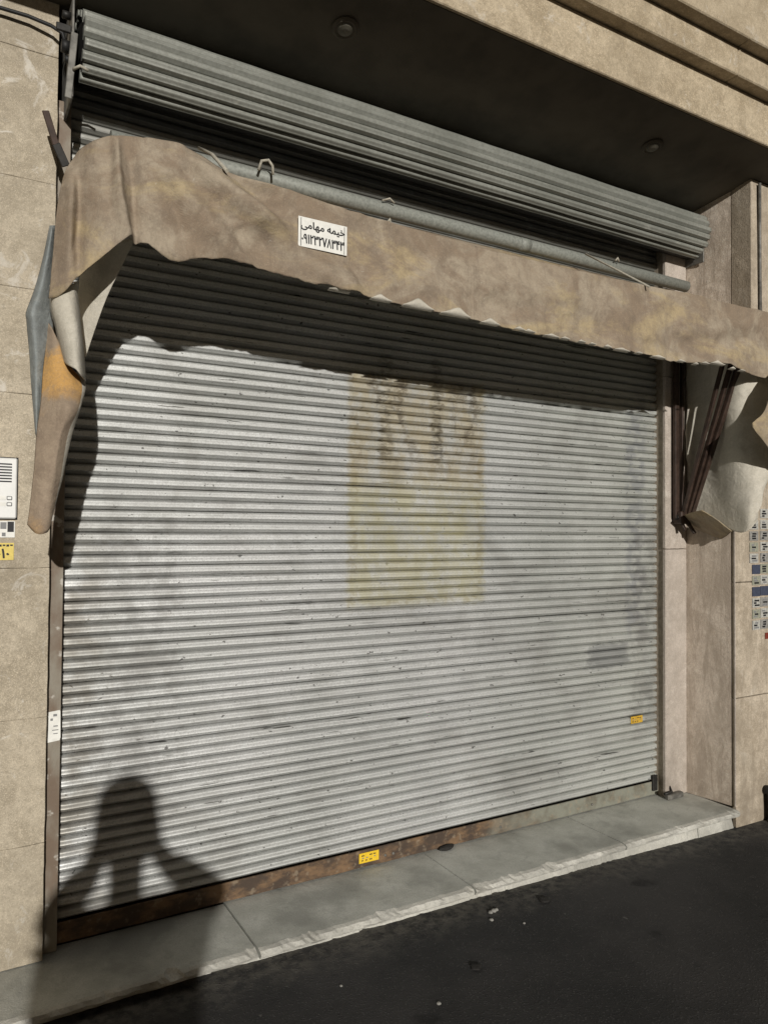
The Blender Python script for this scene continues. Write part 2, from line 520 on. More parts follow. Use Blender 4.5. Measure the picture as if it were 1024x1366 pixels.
# left pillar: stone courses on a mortar core
lp = box('pillar', -3.0, 0.286, -0.078, 0.9, 0.0, 3.9, M_MORTAR, bld)
zc = [0.003, 0.393, 0.811, 1.31, 1.89, 2.243, 2.612, 3.05, 3.5]
for i in range(len(zc) - 1):
    off = 0.17 * (i % 2)
    xs = [-3.0, -2.05 + off, -1.2 + off, -0.42 + off, 0.300]
    for j in range(len(xs) - 1):
        slab('stone_slab', xs[j] + 0.0005, xs[j + 1] - (0.0005 if j < 3 else 0), -0.10 + random.uniform(-0.0015, 0.0015), -0.079, zc[i] + 0.0005, zc[i + 1] - 0.0005, M_STONE_L, lp, 0.0012, 0.0022 if j == 3 else 0)

# right pillar
rp = box('pillar', 3.6215, 7.0, -0.334, 0.9, -0.3, 3.9, M_MORTAR, bld)
for z0, z1 in ((-0.2, 0.57), (0.573, 1.18), (1.183, 1.86), (1.863, 2.448)):
    for x0, x1 in ((3.601, 4.15), (4.153, 4.95), (4.953, 5.75), (5.753, 7.0)):
        slab('stone_slab', x0, x1 - 0.002, -0.36 + random.uniform(-0.001, 0.001), -0.335, z0, z1 - 0.001, M_STONE_R, rp, 0.003, 0.001 if x0 < 4 else 0)
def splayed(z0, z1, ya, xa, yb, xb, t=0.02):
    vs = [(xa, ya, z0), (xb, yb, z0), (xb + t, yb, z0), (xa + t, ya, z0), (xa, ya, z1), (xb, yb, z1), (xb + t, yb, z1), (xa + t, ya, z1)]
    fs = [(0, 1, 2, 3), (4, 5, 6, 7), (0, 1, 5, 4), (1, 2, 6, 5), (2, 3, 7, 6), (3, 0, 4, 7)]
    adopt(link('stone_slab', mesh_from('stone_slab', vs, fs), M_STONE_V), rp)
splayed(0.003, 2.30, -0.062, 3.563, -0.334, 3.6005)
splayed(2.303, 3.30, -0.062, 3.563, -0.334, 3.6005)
for x0, x1 in ((3.601, 4.6), (4.603, 5.8), (5.803, 7.0)):
    slab('stone_slab', x0, x1 - 0.002, -0.455, -0.336, 2.452, 3.30, M_STONE_R, rp, 0.004)
# edge bead of the reveal slab
slab('edge_strip', 3.5955, 3.6005, -0.3585, -0.350, 0.004, 2.447, M_STONE_J, rp, 0.001)
# jamb beside the right guide
jb = box('jamb', 3.402, 3.562, -0.060, 0.3, 0.0, 3.2, M_MORTAR, bld)
for z0, z1 in ((0.003, 1.35), (1.353, 2.3), (2.303, 3.15)):
    slab('stone_slab', 3.392, 3.5655, -0.083, -0.061, z0, z1, M_STONE_J, jb, 0.004, 0.0015)

# soffit and cornice
vs = [(-3, -0.64, 3.337), (7, -0.64, 3.337), (7, -0.13, 3.237), (-3, -0.13, 3.237), (7, 0.9, 3.237), (-3, 0.9, 3.237),
      (-3, -0.64, 3.40), (7, -0.64, 3.40), (7, 0.9, 3.40), (-3, 0.9, 3.40)]
fs = [(0, 1, 2, 3), (3, 2, 4, 5), (6, 9, 8, 7), (0, 6, 7, 1), (5, 4, 8, 9), (0, 3, 5, 9, 6), (1, 7, 8, 4, 2)]
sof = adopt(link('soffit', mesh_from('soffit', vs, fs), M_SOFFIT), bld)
def lathe(name, prof, centre, mat, parent, n=24, tilt=0.0):
    vs, fs = [], []
    for r, z in prof:
        for k in range(n):
            a = 2 * math.pi * k / n
            vs.append((r * math.cos(a), r * math.sin(a), z))
    for i in range(len(prof) - 1):
        for k in range(n):
            fs.append((i * n + k, i * n + (k + 1) % n, (i + 1) * n + (k + 1) % n, (i + 1) * n + k))
    fs.append(tuple(range(n)))
    fs.append(tuple(range((len(prof) - 1) * n, len(prof) * n)))
    me = mesh_from(name, vs, fs, False)
    me.transform(Matrix.Translation(centre) @ Matrix.Rotation(tilt, 4, 'X'))
    return adopt(link(name, me, mat), parent)
M_LAMP = plain('frosted_lamp_glass', (0.15, 0.14, 0.11), 0.5, 0, 0.3, 30)
for x in (1.23, 2.88):
    d = lathe('downlight', [(0.0465, 0.004), (0.050, -0.006), (0.040, -0.013), (0.032, -0.010)], (x, -0.425, 3.2945), M_SOFFIT, sof, 28, -0.194)
    lathe('lamp_glass', [(0.031, -0.009), (0.026, -0.016), (0.012, -0.020), (0.002, -0.021)], (x, -0.425, 3.2945), M_LAMP, sof, 20, -0.194)
cor = box('cornice', -3.0, 7.0, -0.60, 0.9, 3.401, 4.6, M_MORTAR, bld)
def band(y, z0, z1, mat=M_CORNICE):
    xs = [-3.0, -0.9, 1.15, 3.1, 5.05, 7.0]
    for a, b in zip(xs, xs[1:]):
        slab('cornice_band', a + 0.0004, b - 0.0004, y, -0.601, z0, z1, mat, cor, 0.005, 0.0012)
for a, b in zip([-3.0, -0.9, 1.15, 3.4, 5.35], [-0.9, 1.15, 3.4, 5.35, 7.0]):
    slab('cornice_band', a + 0.0004, b - 0.0004, -0.66, -0.6405, 3.337, 3.5475, M_CORNICE, cor, 0.004, 0.0012)
box('cornice_core', -3.0, 7.0, -0.6400, -0.6005, 3.401, 3.5474, M_MORTAR, cor)
band(-0.726, 3.548, 3.68)
band(-0.79, 3.681, 4.0)
wl = box('upper_wall', -3.0, 7.0, -0.72, 0.9, 4.601, 7.0, M_WALL, bld)
band(-0.74, 4.001, 4.6)
box('back_wall', 0.287, 3.401, 0.30, 0.9, 0.0, 3.236, M_MORTAR, bld)

# ------------------------------------------------------------------ threshold
step = thing('threshold_step', 'grey stone threshold with chipped pale front edge below the shutter', 'step', (1.9, -0.2, 0))

def chipped(name, x0, x1, yb, yf, zt, zb, amp, mat_top, mat_front, parent, seed, nx=None):
    nx = nx or max(8, int((x1 - x0) / 0.014))
    vs, fs, mi = [], [], []
    for i in range(nx + 1):
        x = x0 + (x1 - x0) * i / nx
        def nz(k, f=1.0):
            return noise.noise((x * 9 * f, seed * 3.1 + k * 7.7, 0.3)) + 0.6 * noise.noise((x * 34 * f, seed, k * 3.3)) + 0.4 * noise.noise((x * 90 * f, seed, k * 1.3))
        bite = max(0.0, nz(1, 1.6) - 0.22) * amp * 3.4
        ring = [(yb, zt), (yf + amp * 2.2 + bite, zt), (yf + amp * 0.8 + bite + amp * 0.5 * nz(2), zt - 0.0035 - 0.25 * bite + amp * 0.12 * nz(3)),
                (yf + amp * 0.7 * nz(4), zt + (zb - zt) * 0.45 + amp * 0.4 * nz(5)), (yf + amp * 0.4 + amp * 0.5 * nz(6), zt + (zb - zt) * 0.8), (yf + amp * 0.9 + amp * 0.4 * nz(7), zb), (yb, zb)]
        for y, z in ring:
            vs.append((x, y, z))
    n = 7
    for i in range(nx):
        for k in range(n):
            a, b = i * n + k, i * n + (k + 1) % n
            fs.append((a, b, b + n, a + n))
            mi.append(1 if 1 <= k <= 4 else 0)
    fs.append(tuple(range(n)))
    fs.append(tuple(range(nx * n, nx * n + n)))
    mi += [0, 0]
    me = bpy.data.meshes.new(name)
    me.from_pydata(vs, [], fs)
    me.materials.append(mat_top)
    me.materials.append(mat_front)
    for p, k in zip(me.polygons, mi):
        p.material_index = k
    bm = bmesh.new()
    bm.from_mesh(me)
    bmesh.ops.recalc_face_normals(bm, faces=bm.faces)
    bm.to_mesh(me)
    bm.free()
    return adopt(link(name, me), parent)

sx = [-1.9, -0.9, -0.02, 0.95, 1.868, 2.735, 3.586]
for i, (a, b) in enumerate(zip(sx, sx[1:])):
    chipped('step_slab', a + 0.004, b - 0.004, 0.28 if a > 0.2 else -0.02, -0.40 + random.uniform(-0.003, 0.003), 0.0 if a > 0.2 else 0.0, -0.030, 0.0125, M_SILL, M_CHIP, step, i + 1)
rx = [-1.9, -1.2, -0.5, 0.30, 1.10, 1.880, 2.62, 3.30, 3.586]
for i, (a, b) in enumerate(zip(rx, rx[1:])):
    chipped('riser_stone', a + 0.0008, b - 0.0008, -0.05, -0.356 + random.uniform(-0.003, 0.003), -0.030, -0.2, 0.009, M_SILL, M_CHIP, step, i + 20)
# faint saw joint across one slab is a second short slab line
# ================================================================== ROLLER SHUTTER
sh = thing('roller_shutter', 'closed grey corrugated steel roller shutter with faded poster residue', 'roller shutter', (1.9, 0, 0))
PITCH = 0.041
PROF = [(.0410, -.0120), (.0408, .0005), (.0396, .0040), (.0382, .0082), (.0366, .0114), (.0347, .0136), (.0324, .0147), (.0298, .0149), (.0265, .0145), (.0225, .0141),
        (.0200, .0143), (.0182, .0151), (.0168, .0153), (.0155, .0143), (.0138, .0120), (.0112, .0086), (.0085, .0052), (.0060, .0022), (.0055, .0010), (.0053, -.0120)]

def slat_mesh(name, x0, x1, seed, amp=1.0, wav=0.0009, taper=True):
    xs = [x0, x0 + 0.012, x0 + 0.03, x0 + 0.05]
    k = 46
    xs += [x0 + 0.05 + (x1 - x0 - 0.13) * i / k for i in range(1, k)]
    xs += [x1 - 0.08, x1 - 0.055, x1 - 0.03, x1 - 0.012, x1]
    n = len(PROF)
    vs, fs = [], []
    for x in xs:
        e = 1.0
        if taper:
            e = min(1.0, 0.45 + (x - x0) / 0.05) * min(1.0, 0.35 + max(0.0, x1 - x) / 0.075)
        dy = wav * 1.6 * noise.noise((x * 2.3, seed * 5.1, 0)) + wav * 0.7 * noise.noise((x * 9, seed * 2.7, 4))
        dz = wav * noise.noise((x * 1.7, seed * 3.3, 8))
        dent = max(0.0, noise.noise((x * 3.1, seed * 11.3, 2)) - 0.35) * 0.4
        for z, o in PROF:
            vs.append((x, -(o * amp * e * (1 - dent) + dy), z + dz))
        vs.append((x, 0.0125, 0.0008))
        vs.append((x, 0.0140, 0.0008))
        vs.append((x, 0.0140, 0.0408))
    m = n + 3
    for i in range(len(xs) - 1):
        for j in range(m):
            fs.append((i * m + j, i * m + (j + 1) % m, (i + 1) * m + (j + 1) % m, (i + 1) * m + j))
    fs.append(tuple(range(m)))
    fs.append(tuple(range((len(xs) - 1) * m, len(xs) * m)))
    me = mesh_from(name, vs, fs, False)
    for p in me.polygons:
        p.use_smooth = len(p.vertices) == 4
    return me

variants = [slat_mesh('slat', 0.338, 3.470, s, 1.0, 0.0018) for s in range(10)]
for me in variants:
    me.materials.append(M_SLAT)
Z0 = 0.0745
NSLAT = 72
for i in range(NSLAT):
    o = link('slat', variants[(i * 7 + (i // 9)) % 10])
    o.location = (random.uniform(-0.004, 0.004), random.uniform(-0.0008, 0.0008), Z0 + i * PITCH)
    o.rotation_euler = (random.uniform(-0.012, 0.012), random.uniform(-0.0004, 0.0004), 0)
    adopt(o, sh)

# bottom bar: an angle, rusty, with a few bolts
bm = bmesh.new()
box_bm(bm, 0.345, 3.455, -0.022, -0.014, 0.006, 0.078, 0.002)
bmesh.ops.subdivide_edges(bm, edges=[e for e in bm.edges if e.calc_length() > 1], cuts=60)
for v in bm.verts:
    v.co.y += 0.002 * noise.noise((v.co.x * 3, 0, v.co.z * 9))
    if v.co.z < 0.02:
        v.co.z += 0.003 * noise.noise((v.co.x * 8, 2, 0))
me = bpy.data.meshes.new('bottom_bar')
bm.to_mesh(me)
bm.free()
bb = adopt(link('bottom_bar', me, M_RUST), sh)
box('bar_lip', 0.345, 3.455, -0.0135, 0.012, 0.006, 0.014, M_RUST, bb)
for x in (1.665, 1.705, 2.3, 2.9):
    lathe('bolt', [(0.006, 0.0), (0.006, 0.004), (0.003, 0.006)], (x, -0.0225, 0.036), M_STEELGREY, bb, 10, math.pi / 2)

# guides: channel sections with lips
for x0, x1, nm in ((0.302, 0.350, 'L'), (3.395, 3.474, 'R')):
    bm = bmesh.new()
    if nm == 'L':
        box_bm(bm, 0.301, 0.349, -0.058, -0.054, 0.002, 2.93, 0.001)
        box_bm(bm, 0.301, 0.305, -0.0535, 0.05, 0.002, 2.93, 0.001)
        box_bm(bm, 0.301, 0.349, 0.0505, 0.055, 0.002, 2.93, 0.001)
    else:
        box_bm(bm, 3.418, 3.480, -0.052, -0.048, 0.002, 2.93, 0.001)
        box_bm(bm, 3.476, 3.480, -0.0475, 0.05, 0.002, 2.93, 0.001)
        box_bm(bm, 3.418, 3.480, 0.0505, 0.055, 0.002, 2.93, 0.001)
    me = bpy.data.meshes.new('guide_rail')
    bm.to_mesh(me)
    bm.free()
    adopt(link('guide_rail', me, M_GUIDE if nm == 'L' else M_DARK), sh)
# lock bolt lying at the foot of the right guide
lk = box('lock_bolt', 3.375, 3.50, -0.115, -0.087, 0.001, 0.028, M_STEELGREY, sh, 0.004)
tube('lock_pin', [(3.36, -0.100, 0.034), (3.42, -0.100, 0.036), (3.425, -0.078, 0.060)], 0.007, M_DARK, lk, 8)
box('keeper_plate', 3.350, 3.388, -0.034, -0.024, 0.03, 0.115, M_DARK, sh, 0.003)

# coil above the opening
coil_c = Vector((0.0, -0.130, 3.080))
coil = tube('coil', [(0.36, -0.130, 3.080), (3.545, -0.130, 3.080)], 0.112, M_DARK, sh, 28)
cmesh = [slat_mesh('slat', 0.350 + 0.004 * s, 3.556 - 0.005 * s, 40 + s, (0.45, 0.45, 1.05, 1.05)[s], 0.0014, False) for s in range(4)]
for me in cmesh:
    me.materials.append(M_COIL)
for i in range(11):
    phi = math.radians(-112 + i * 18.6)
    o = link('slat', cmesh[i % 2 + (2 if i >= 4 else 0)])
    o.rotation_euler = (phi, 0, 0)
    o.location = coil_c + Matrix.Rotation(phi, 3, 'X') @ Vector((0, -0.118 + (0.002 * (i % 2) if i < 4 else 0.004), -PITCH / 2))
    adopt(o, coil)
# side plates with bearing and bolts
for x, nm in ((0.328, 0), (3.562, 1)):
    sp = box('side_plate', x - 0.004, x + 0.004, -0.235 if nm == 0 else -0.20, 0.28, 2.86 if nm == 0 else 2.93, 3.19, M_STEELGREY, sh, 0.002)
    s = -1 if nm == 0 else 1
    if nm == 0:
        tube('bearing', [(x - 0.005, -0.19, 3.045), (x - 0.030, -0.19, 3.045)], 0.020, M_BLACK, sp, 14)
        tube('bolt', [(x - 0.005, -0.222, 2.985), (x - 0.024, -0.222, 2.985)], 0.012, M_BLACK, sp, 8)
        tube('bolt', [(x - 0.005, -0.20, 3.145), (x - 0.03, -0.20, 3.145)], 0.013, M_DARK, sp, 8)
        box('plate_lug', x - 0.05, x - 0.0045, -0.225, -0.215, 3.075, 3.10, M_DARK, sp, 0.002)
        bar('plate_strap', (x - 0.012, -0.236, 2.85), (x + 0.004, -0.2415, 3.07), 0.022, 0.005, M_STEELGREY, sp)
        tube('plate_hook', [(x + 0.0, -0.245, 2.945), (x + 0.02, -0.262, 2.953), (x + 0.045, -0.262, 2.945)], 0.005, M_ROPE, sp, 8)

# ================================================================== AWNING
def catmull(ps, t):
    n = len(ps)
    f = t * (n - 1)
    i = min(int(f), n - 2)
    u = f - i
    p0, p1, p2, p3 = ps[max(i - 1, 0)], ps[i], ps[i + 1], ps[min(i + 2, n - 1)]
    return 0.5 * ((2 * p1) + (p2 - p0) * u + (2 * p0 - 5 * p1 + 4 * p2 - p3) * u * u + (3 * p1 - p0 - 3 * p2 + p3) * u ** 3)

def cloth(name, net, nu, nv, outer, inner, parent, disp=None, thick=0.003, split=None, third=None, hem=0.0, wr=0.004, face=(0, -1, 0), crease=0.0, flat=None, seam=None):
    """draped canvas from a net of points (columns x rows); real thickness, lining on the back"""
    cols = [[Vector(p) for p in c] for c in net]
    vs, fs, uu = [], [], []
    for i in range(nu + 1):
        u = i / nu
        rows = [catmull([c[r] for c in cols], u) for r in range(len(cols[0]))]
        for j in range(nv + 1):
            v = j / nv
            p = catmull(rows, v)
            q = p.copy()
            q.y += wr * (noise.noise(p * 7) + 0.5 * noise.noise(p * 19))
            q.x += wr * 0.4 * noise.noise(p * 9 + Vector((7, 0, 0)))
            if crease:
                w = p + Vector((0.05 * noise.noise(p * 5), 0, 0.05 * noise.noise(p * 5 + Vector((3, 3, 3)))))
                q.y -= crease * (max(0.0, 1 - 3.2 * abs(noise.noise(Vector((w.x * 4.5, 0.4, w.z * 8.0)))))) ** 2
                q.y += 0.7 * crease * (max(0.0, 1 - 4.0 * abs(noise.noise(Vector((w.x * 9 + 5, 2.4, w.z * 6.0)))))) ** 2
            if disp:
                q += disp(p, u, v)
            if seam and v > seam:
                q.y -= 0.0035 * min(1.0, (v - seam) / 0.03)
            if flat:
                k = math.exp(-(((p.x - flat[0]) / flat[2]) ** 4 + ((p.z - flat[1]) / flat[3]) ** 4))
                q.y = q.y * (1 - k) + p.y * k
            if hem and j == nv:
                q.z += hem * (noise.noise((p.x * 17, 1, 0)) + 0.6 * noise.noise((p.x * 45, 3, 0)))
            vs.append(q)
    m = nv + 1
    for i in range(nu):
        for j in range(nv):
            fs.append((i * m + j, i * m + j + 1, (i + 1) * m + j + 1, (i + 1) * m + j))
            uu.append((i + 0.5) / nu)
    me = bpy.data.meshes.new(name)
    me.from_pydata([tuple(v) for v in vs], [], fs)
    f = Vector(face)
    me.update()
    if sum(p.normal.dot(f) * p.area for p in me.polygons) < 0:
        me.flip_normals()
    me.materials.append(outer)
    me.materials.append(inner)
    me.materials.append(third or inner)
    me.materials.append(third or inner)
    for p, u in zip(me.polygons, uu):
        p.use_smooth = True
        p.material_index = 2 if (split is not None and u > split) else 0
    o = link(name, me)
    sm = o.modifiers.new('thickness', 'SOLIDIFY')
    sm.thickness = thick
    sm.offset = -1
    sm.material_offset = 1
    sm.material_offset_rim = 0
    adopt(o, parent)
    return o

aw = thing('awning', 'retracted brown canvas awning with drooping left corner and folded arms', 'awning', (1.9, -0.4, 2.5))

def ridge(p, a, b, w, h, fade=True):
    """a fold running from a to b in the x-z plane of the cloth"""
    ax, az, bx, bz = *a, *b
    dx, dz = bx - ax, bz - az
    L2 = dx * dx + dz * dz
    t = ((p.x - ax) * dx + (p.z - az) * dz) / L2
    tc = max(0.0, min(1.0, t))
    d = math.hypot(p.x - (ax + tc * dx), p.z - (az + tc * dz))
    k = math.sin(math.pi * min(1, max(0, 0.12 + 0.76 * tc))) if fade else 1.0
    return -h * math.exp(-(d / w) ** 2) * k

def valance_disp(p, u, v):
    dy = 0.0
    dy += ridge(p, (0.60, 2.60), (1.16, 2.30), 0.050, 0.075)
    dy -= ridge(p, (0.66, 2.62), (1.25, 2.34), 0.040, 0.042)
    dy += ridge(p, (0.52, 2.55), (0.80, 2.30), 0.045, 0.036)
    dy -= ridge(p, (0.55, 2.50), (0.64, 2.30), 0.022, 0.012)
    dy += ridge(p, (0.300, 2.50), (0.290, 2.15), 0.016, 0.016)
    dy -= ridge(p, (0.318, 2.58), (0.318, 2.16), 0.017, 0.026)
    dy += ridge(p, (0.37, 2.55), (0.385, 2.24), 0.026, 0.018)
    dy -= ridge(p, (0.455, 2.57), (0.475, 2.31), 0.016, 0.020)
    dy += ridge(p, (1.5, 2.36), (2.2, 2.42), 0.05, 0.022)
    dy += ridge(p, (2.0, 2.50), (2.7, 2.32), 0.06, 0.020)
    dy -= ridge(p, (1.3, 2.50), (1.9, 2.30), 0.05, 0.018)
    dy += ridge(p, (2.7, 2.33), (3.5, 2.50), 0.045, 0.016)
    dy -= ridge(p, (3.0, 2.33), (3.6, 2.44), 0.04, 0.012)
    calm = math.exp(-(((p.x - 1.08) / 0.13) ** 2 + ((p.z - 2.44) / 0.07) ** 2) * 1.2)
    dy *= (1 - 0.9 * calm)
    # the hem swings in and out
    if p.x > 0.5:
        dy += 0.010 * v * v * math.sin(p.x * 9.0 + 0.6) * (1 - calm)
    return Vector((0, dy, 0))

VALANCE = [
    [(0.322, -0.420, 2.594), (0.285, -0.440, 2.507), (0.266, -0.460, 2.409), (0.254, -0.470, 2.269), (0.242, -0.480, 2.114)],
    [(0.337, -0.450, 2.603), (0.302, -0.490, 2.473), (0.288, -0.500, 2.355), (0.281, -0.510, 2.239), (0.277, -0.520, 2.126)],
    [(0.363, -0.500, 2.608), (0.351, -0.510, 2.498), (0.339, -0.520, 2.390), (0.328, -0.530, 2.283), (0.316, -0.540, 2.178)],
    [(0.398, -0.520, 2.618), (0.394, -0.529, 2.523), (0.391, -0.538, 2.430), (0.388, -0.546, 2.337), (0.385, -0.555, 2.245)],
    [(0.417, -0.530, 2.619), (0.416, -0.555, 2.553), (0.419, -0.580, 2.454), (0.431, -0.590, 2.365), (0.445, -0.590, 2.303)],
    [(0.443, -0.530, 2.626), (0.442, -0.540, 2.555), (0.446, -0.550, 2.461), (0.457, -0.555, 2.372), (0.469, -0.555, 2.295)],
    [(0.509, -0.550, 2.630), (0.505, -0.554, 2.546), (0.501, -0.558, 2.462), (0.497, -0.561, 2.379), (0.493, -0.565, 2.297)],
    [(0.582, -0.550, 2.627), (0.583, -0.554, 2.534), (0.584, -0.558, 2.442), (0.586, -0.561, 2.350), (0.587, -0.565, 2.258)],
    [(0.659, -0.550, 2.619), (0.657, -0.554, 2.534), (0.655, -0.558, 2.449), (0.654, -0.561, 2.365), (0.652, -0.565, 2.282)],
    [(0.744, -0.550, 2.595), (0.741, -0.554, 2.520), (0.739, -0.558, 2.444), (0.737, -0.561, 2.370), (0.735, -0.565, 2.295)],
    [(0.857, -0.550, 2.584), (0.855, -0.554, 2.511), (0.852, -0.558, 2.437), (0.850, -0.561, 2.365), (0.847, -0.565, 2.292)],
    [(1.003, -0.550, 2.574), (1.008, -0.554, 2.499), (1.012, -0.558, 2.424), (1.017, -0.561, 2.349), (1.022, -0.565, 2.274)],
    [(1.129, -0.550, 2.564), (1.132, -0.554, 2.489), (1.134, -0.558, 2.415), (1.137, -0.561, 2.340), (1.139, -0.565, 2.266)],
    [(1.262, -0.550, 2.557), (1.262, -0.554, 2.482), (1.262, -0.558, 2.408), (1.263, -0.561, 2.334), (1.263, -0.565, 2.260)],
    [(1.483, -0.550, 2.550), (1.481, -0.554, 2.476), (1.479, -0.558, 2.402), (1.477, -0.561, 2.329), (1.476, -0.565, 2.256)],
    [(1.687, -0.550, 2.544), (1.685, -0.554, 2.470), (1.683, -0.558, 2.397), (1.680, -0.561, 2.324), (1.678, -0.565, 2.251)],
    [(1.907, -0.550, 2.540), (1.905, -0.554, 2.464), (1.902, -0.558, 2.389), (1.899, -0.561, 2.314), (1.897, -0.565, 2.239)],
    [(2.145, -0.550, 2.542), (2.142, -0.554, 2.466), (2.139, -0.558, 2.390), (2.136, -0.561, 2.314), (2.132, -0.565, 2.239)],
    [(2.403, -0.550, 2.544), (2.400, -0.554, 2.466), (2.396, -0.558, 2.387), (2.392, -0.561, 2.309), (2.388, -0.565, 2.232)],
    [(2.684, -0.550, 2.554), (2.679, -0.554, 2.473), (2.675, -0.558, 2.393), (2.671, -0.561, 2.314), (2.666, -0.565, 2.234)],
    [(2.990, -0.550, 2.564), (2.965, -0.554, 2.478), (2.940, -0.558, 2.394), (2.916, -0.561, 2.310), (2.891, -0.565, 2.228)],
    [(3.282, -0.540, 2.570), (3.266, -0.542, 2.493), (3.251, -0.545, 2.415), (3.236, -0.547, 2.339), (3.220, -0.550, 2.262)],
    [(3.536, -0.530, 2.579), (3.524, -0.533, 2.494), (3.512, -0.535, 2.408), (3.500, -0.538, 2.324), (3.488, -0.540, 2.239)],
    [(3.877, -0.520, 2.590), (3.875, -0.522, 2.501), (3.874, -0.525, 2.413), (3.872, -0.528, 2.324), (3.871, -0.530, 2.236)],
]
ROLL = [
    [(0.253, -0.400, 2.178), (0.255, -0.400, 2.110), (0.267, -0.410, 2.059), (0.277, -0.420, 2.004), (0.289, -0.430, 1.944)],
    [(0.254, -0.470, 2.158), (0.255, -0.490, 2.087), (0.267, -0.500, 2.031), (0.279, -0.510, 1.976), (0.293, -0.520, 1.917)],
    [(0.279, -0.500, 2.154), (0.281, -0.530, 2.081), (0.290, -0.540, 2.019), (0.302, -0.550, 1.960), (0.313, -0.550, 1.901)],
    [(0.309, -0.490, 2.166), (0.312, -0.520, 2.088), (0.318, -0.530, 2.032), (0.327, -0.530, 1.967), (0.334, -0.530, 1.885)],
    [(0.329, -0.420, 2.196), (0.335, -0.430, 2.114), (0.342, -0.430, 2.054), (0.350, -0.430, 1.986), (0.355, -0.440, 1.891)],
    [(0.328, -0.360, 2.213), (0.334, -0.360, 2.132), (0.341, -0.360, 2.070), (0.349, -0.360, 2.000), (0.358, -0.370, 1.903)],
]
TAIL = [
    [(0.251, -0.400, 2.064), (0.239, -0.420, 1.945), (0.230, -0.450, 1.827), (0.218, -0.470, 1.706), (0.209, -0.480, 1.561), (0.197, -0.490, 1.454)],
    [(0.261, -0.430, 2.035), (0.259, -0.460, 1.928), (0.254, -0.490, 1.824), (0.243, -0.500, 1.704), (0.230, -0.510, 1.561), (0.217, -0.510, 1.430)],
    [(0.277, -0.440, 2.002), (0.287, -0.490, 1.893), (0.285, -0.530, 1.799), (0.268, -0.525, 1.703), (0.251, -0.520, 1.561), (0.238, -0.515, 1.428)],
    [(0.313, -0.440, 1.927), (0.323, -0.500, 1.862), (0.310, -0.530, 1.780), (0.283, -0.525, 1.713), (0.268, -0.510, 1.562), (0.254, -0.505, 1.439)],
    [(0.351, -0.430, 1.899), (0.351, -0.470, 1.859), (0.335, -0.490, 1.798), (0.314, -0.490, 1.723), (0.289, -0.480, 1.586), (0.264, -0.480, 1.476)],
    [(0.354, -0.380, 1.901), (0.353, -0.390, 1.862), (0.338, -0.410, 1.805), (0.316, -0.410, 1.728), (0.291, -0.410, 1.590), (0.267, -0.420, 1.477)],
]
FLAP = [
    [(0.255, -0.360, 2.374), (0.223, -0.370, 2.199), (0.193, -0.380, 2.096), (0.194, -0.380, 2.060), (0.203, -0.390, 1.946), (0.212, -0.400, 1.822), (0.221, -0.410, 1.721)],
    [(0.260, -0.390, 2.365), (0.233, -0.420, 2.186), (0.208, -0.440, 2.083), (0.211, -0.440, 2.035), (0.217, -0.440, 1.938), (0.219, -0.440, 1.817), (0.222, -0.440, 1.713)],
    [(0.274, -0.360, 2.378), (0.264, -0.380, 2.203), (0.260, -0.390, 2.104), (0.269, -0.390, 2.046), (0.258, -0.400, 1.928), (0.242, -0.410, 1.812), (0.231, -0.420, 1.707)],
]
CHEEK_L = [
    [(0.480, -0.500, 2.332), (0.458, -0.450, 2.269), (0.424, -0.400, 2.183), (0.396, -0.350, 2.085), (0.373, -0.300, 1.996)],
    [(0.418, -0.480, 2.317), (0.402, -0.430, 2.260), (0.383, -0.380, 2.177), (0.370, -0.330, 2.081), (0.360, -0.280, 1.991)],
    [(0.346, -0.420, 2.322), (0.344, -0.380, 2.264), (0.344, -0.330, 2.184), (0.342, -0.290, 2.086), (0.341, -0.260, 1.988)],
]
CHEEK_R = [
    [(3.537, -0.100, 2.615), (3.536, -0.100, 2.321), (3.542, -0.100, 2.071), (3.548, -0.100, 1.820), (3.547, -0.110, 1.611), (3.540, -0.130, 1.536)],
    [(3.570, -0.200, 2.597), (3.569, -0.200, 2.308), (3.574, -0.200, 2.061), (3.573, -0.210, 1.814), (3.557, -0.230, 1.608), (3.543, -0.250, 1.511)],
    [(3.525, -0.390, 2.545), (3.524, -0.390, 2.269), (3.537, -0.385, 2.035), (3.542, -0.385, 1.800), (3.534, -0.390, 1.564), (3.513, -0.400, 1.455)],
    [(3.603, -0.465, 2.500), (3.595, -0.465, 2.264), (3.594, -0.465, 2.030), (3.578, -0.475, 1.795), (3.535, -0.490, 1.582), (3.500, -0.480, 1.452)],
    [(3.775, -0.500, 2.476), (3.773, -0.500, 2.278), (3.732, -0.500, 2.037), (3.663, -0.510, 1.797), (3.609, -0.520, 1.640), (3.533, -0.520, 1.505)],
]
CHEEK_FLAP = [
    [(3.484, -0.100, 1.527), (3.416, -0.230, 1.549), (3.368, -0.330, 1.558)],
    [(3.559, -0.100, 1.474), (3.487, -0.250, 1.498), (3.441, -0.360, 1.513)],
    [(3.649, -0.100, 1.420), (3.547, -0.260, 1.446), (3.478, -0.390, 1.474)],
    [(3.707, -0.110, 1.370), (3.595, -0.280, 1.410), (3.498, -0.410, 1.451)],
]
EDGE_FOLD = [
    [(3.402, -0.590, 1.985), (3.402, -0.590, 1.978), (3.403, -0.590, 1.972), (3.404, -0.590, 1.966)],
    [(3.470, -0.612, 2.055), (3.462, -0.628, 2.000), (3.462, -0.628, 1.940), (3.474, -0.612, 1.885)],
    [(3.575, -0.600, 2.250), (3.550, -0.640, 2.060), (3.545, -0.640, 1.920), (3.560, -0.606, 1.815)],
    [(3.740, -0.560, 2.300), (3.720, -0.610, 2.060), (3.720, -0.610, 1.900), (3.720, -0.580, 1.770)]]
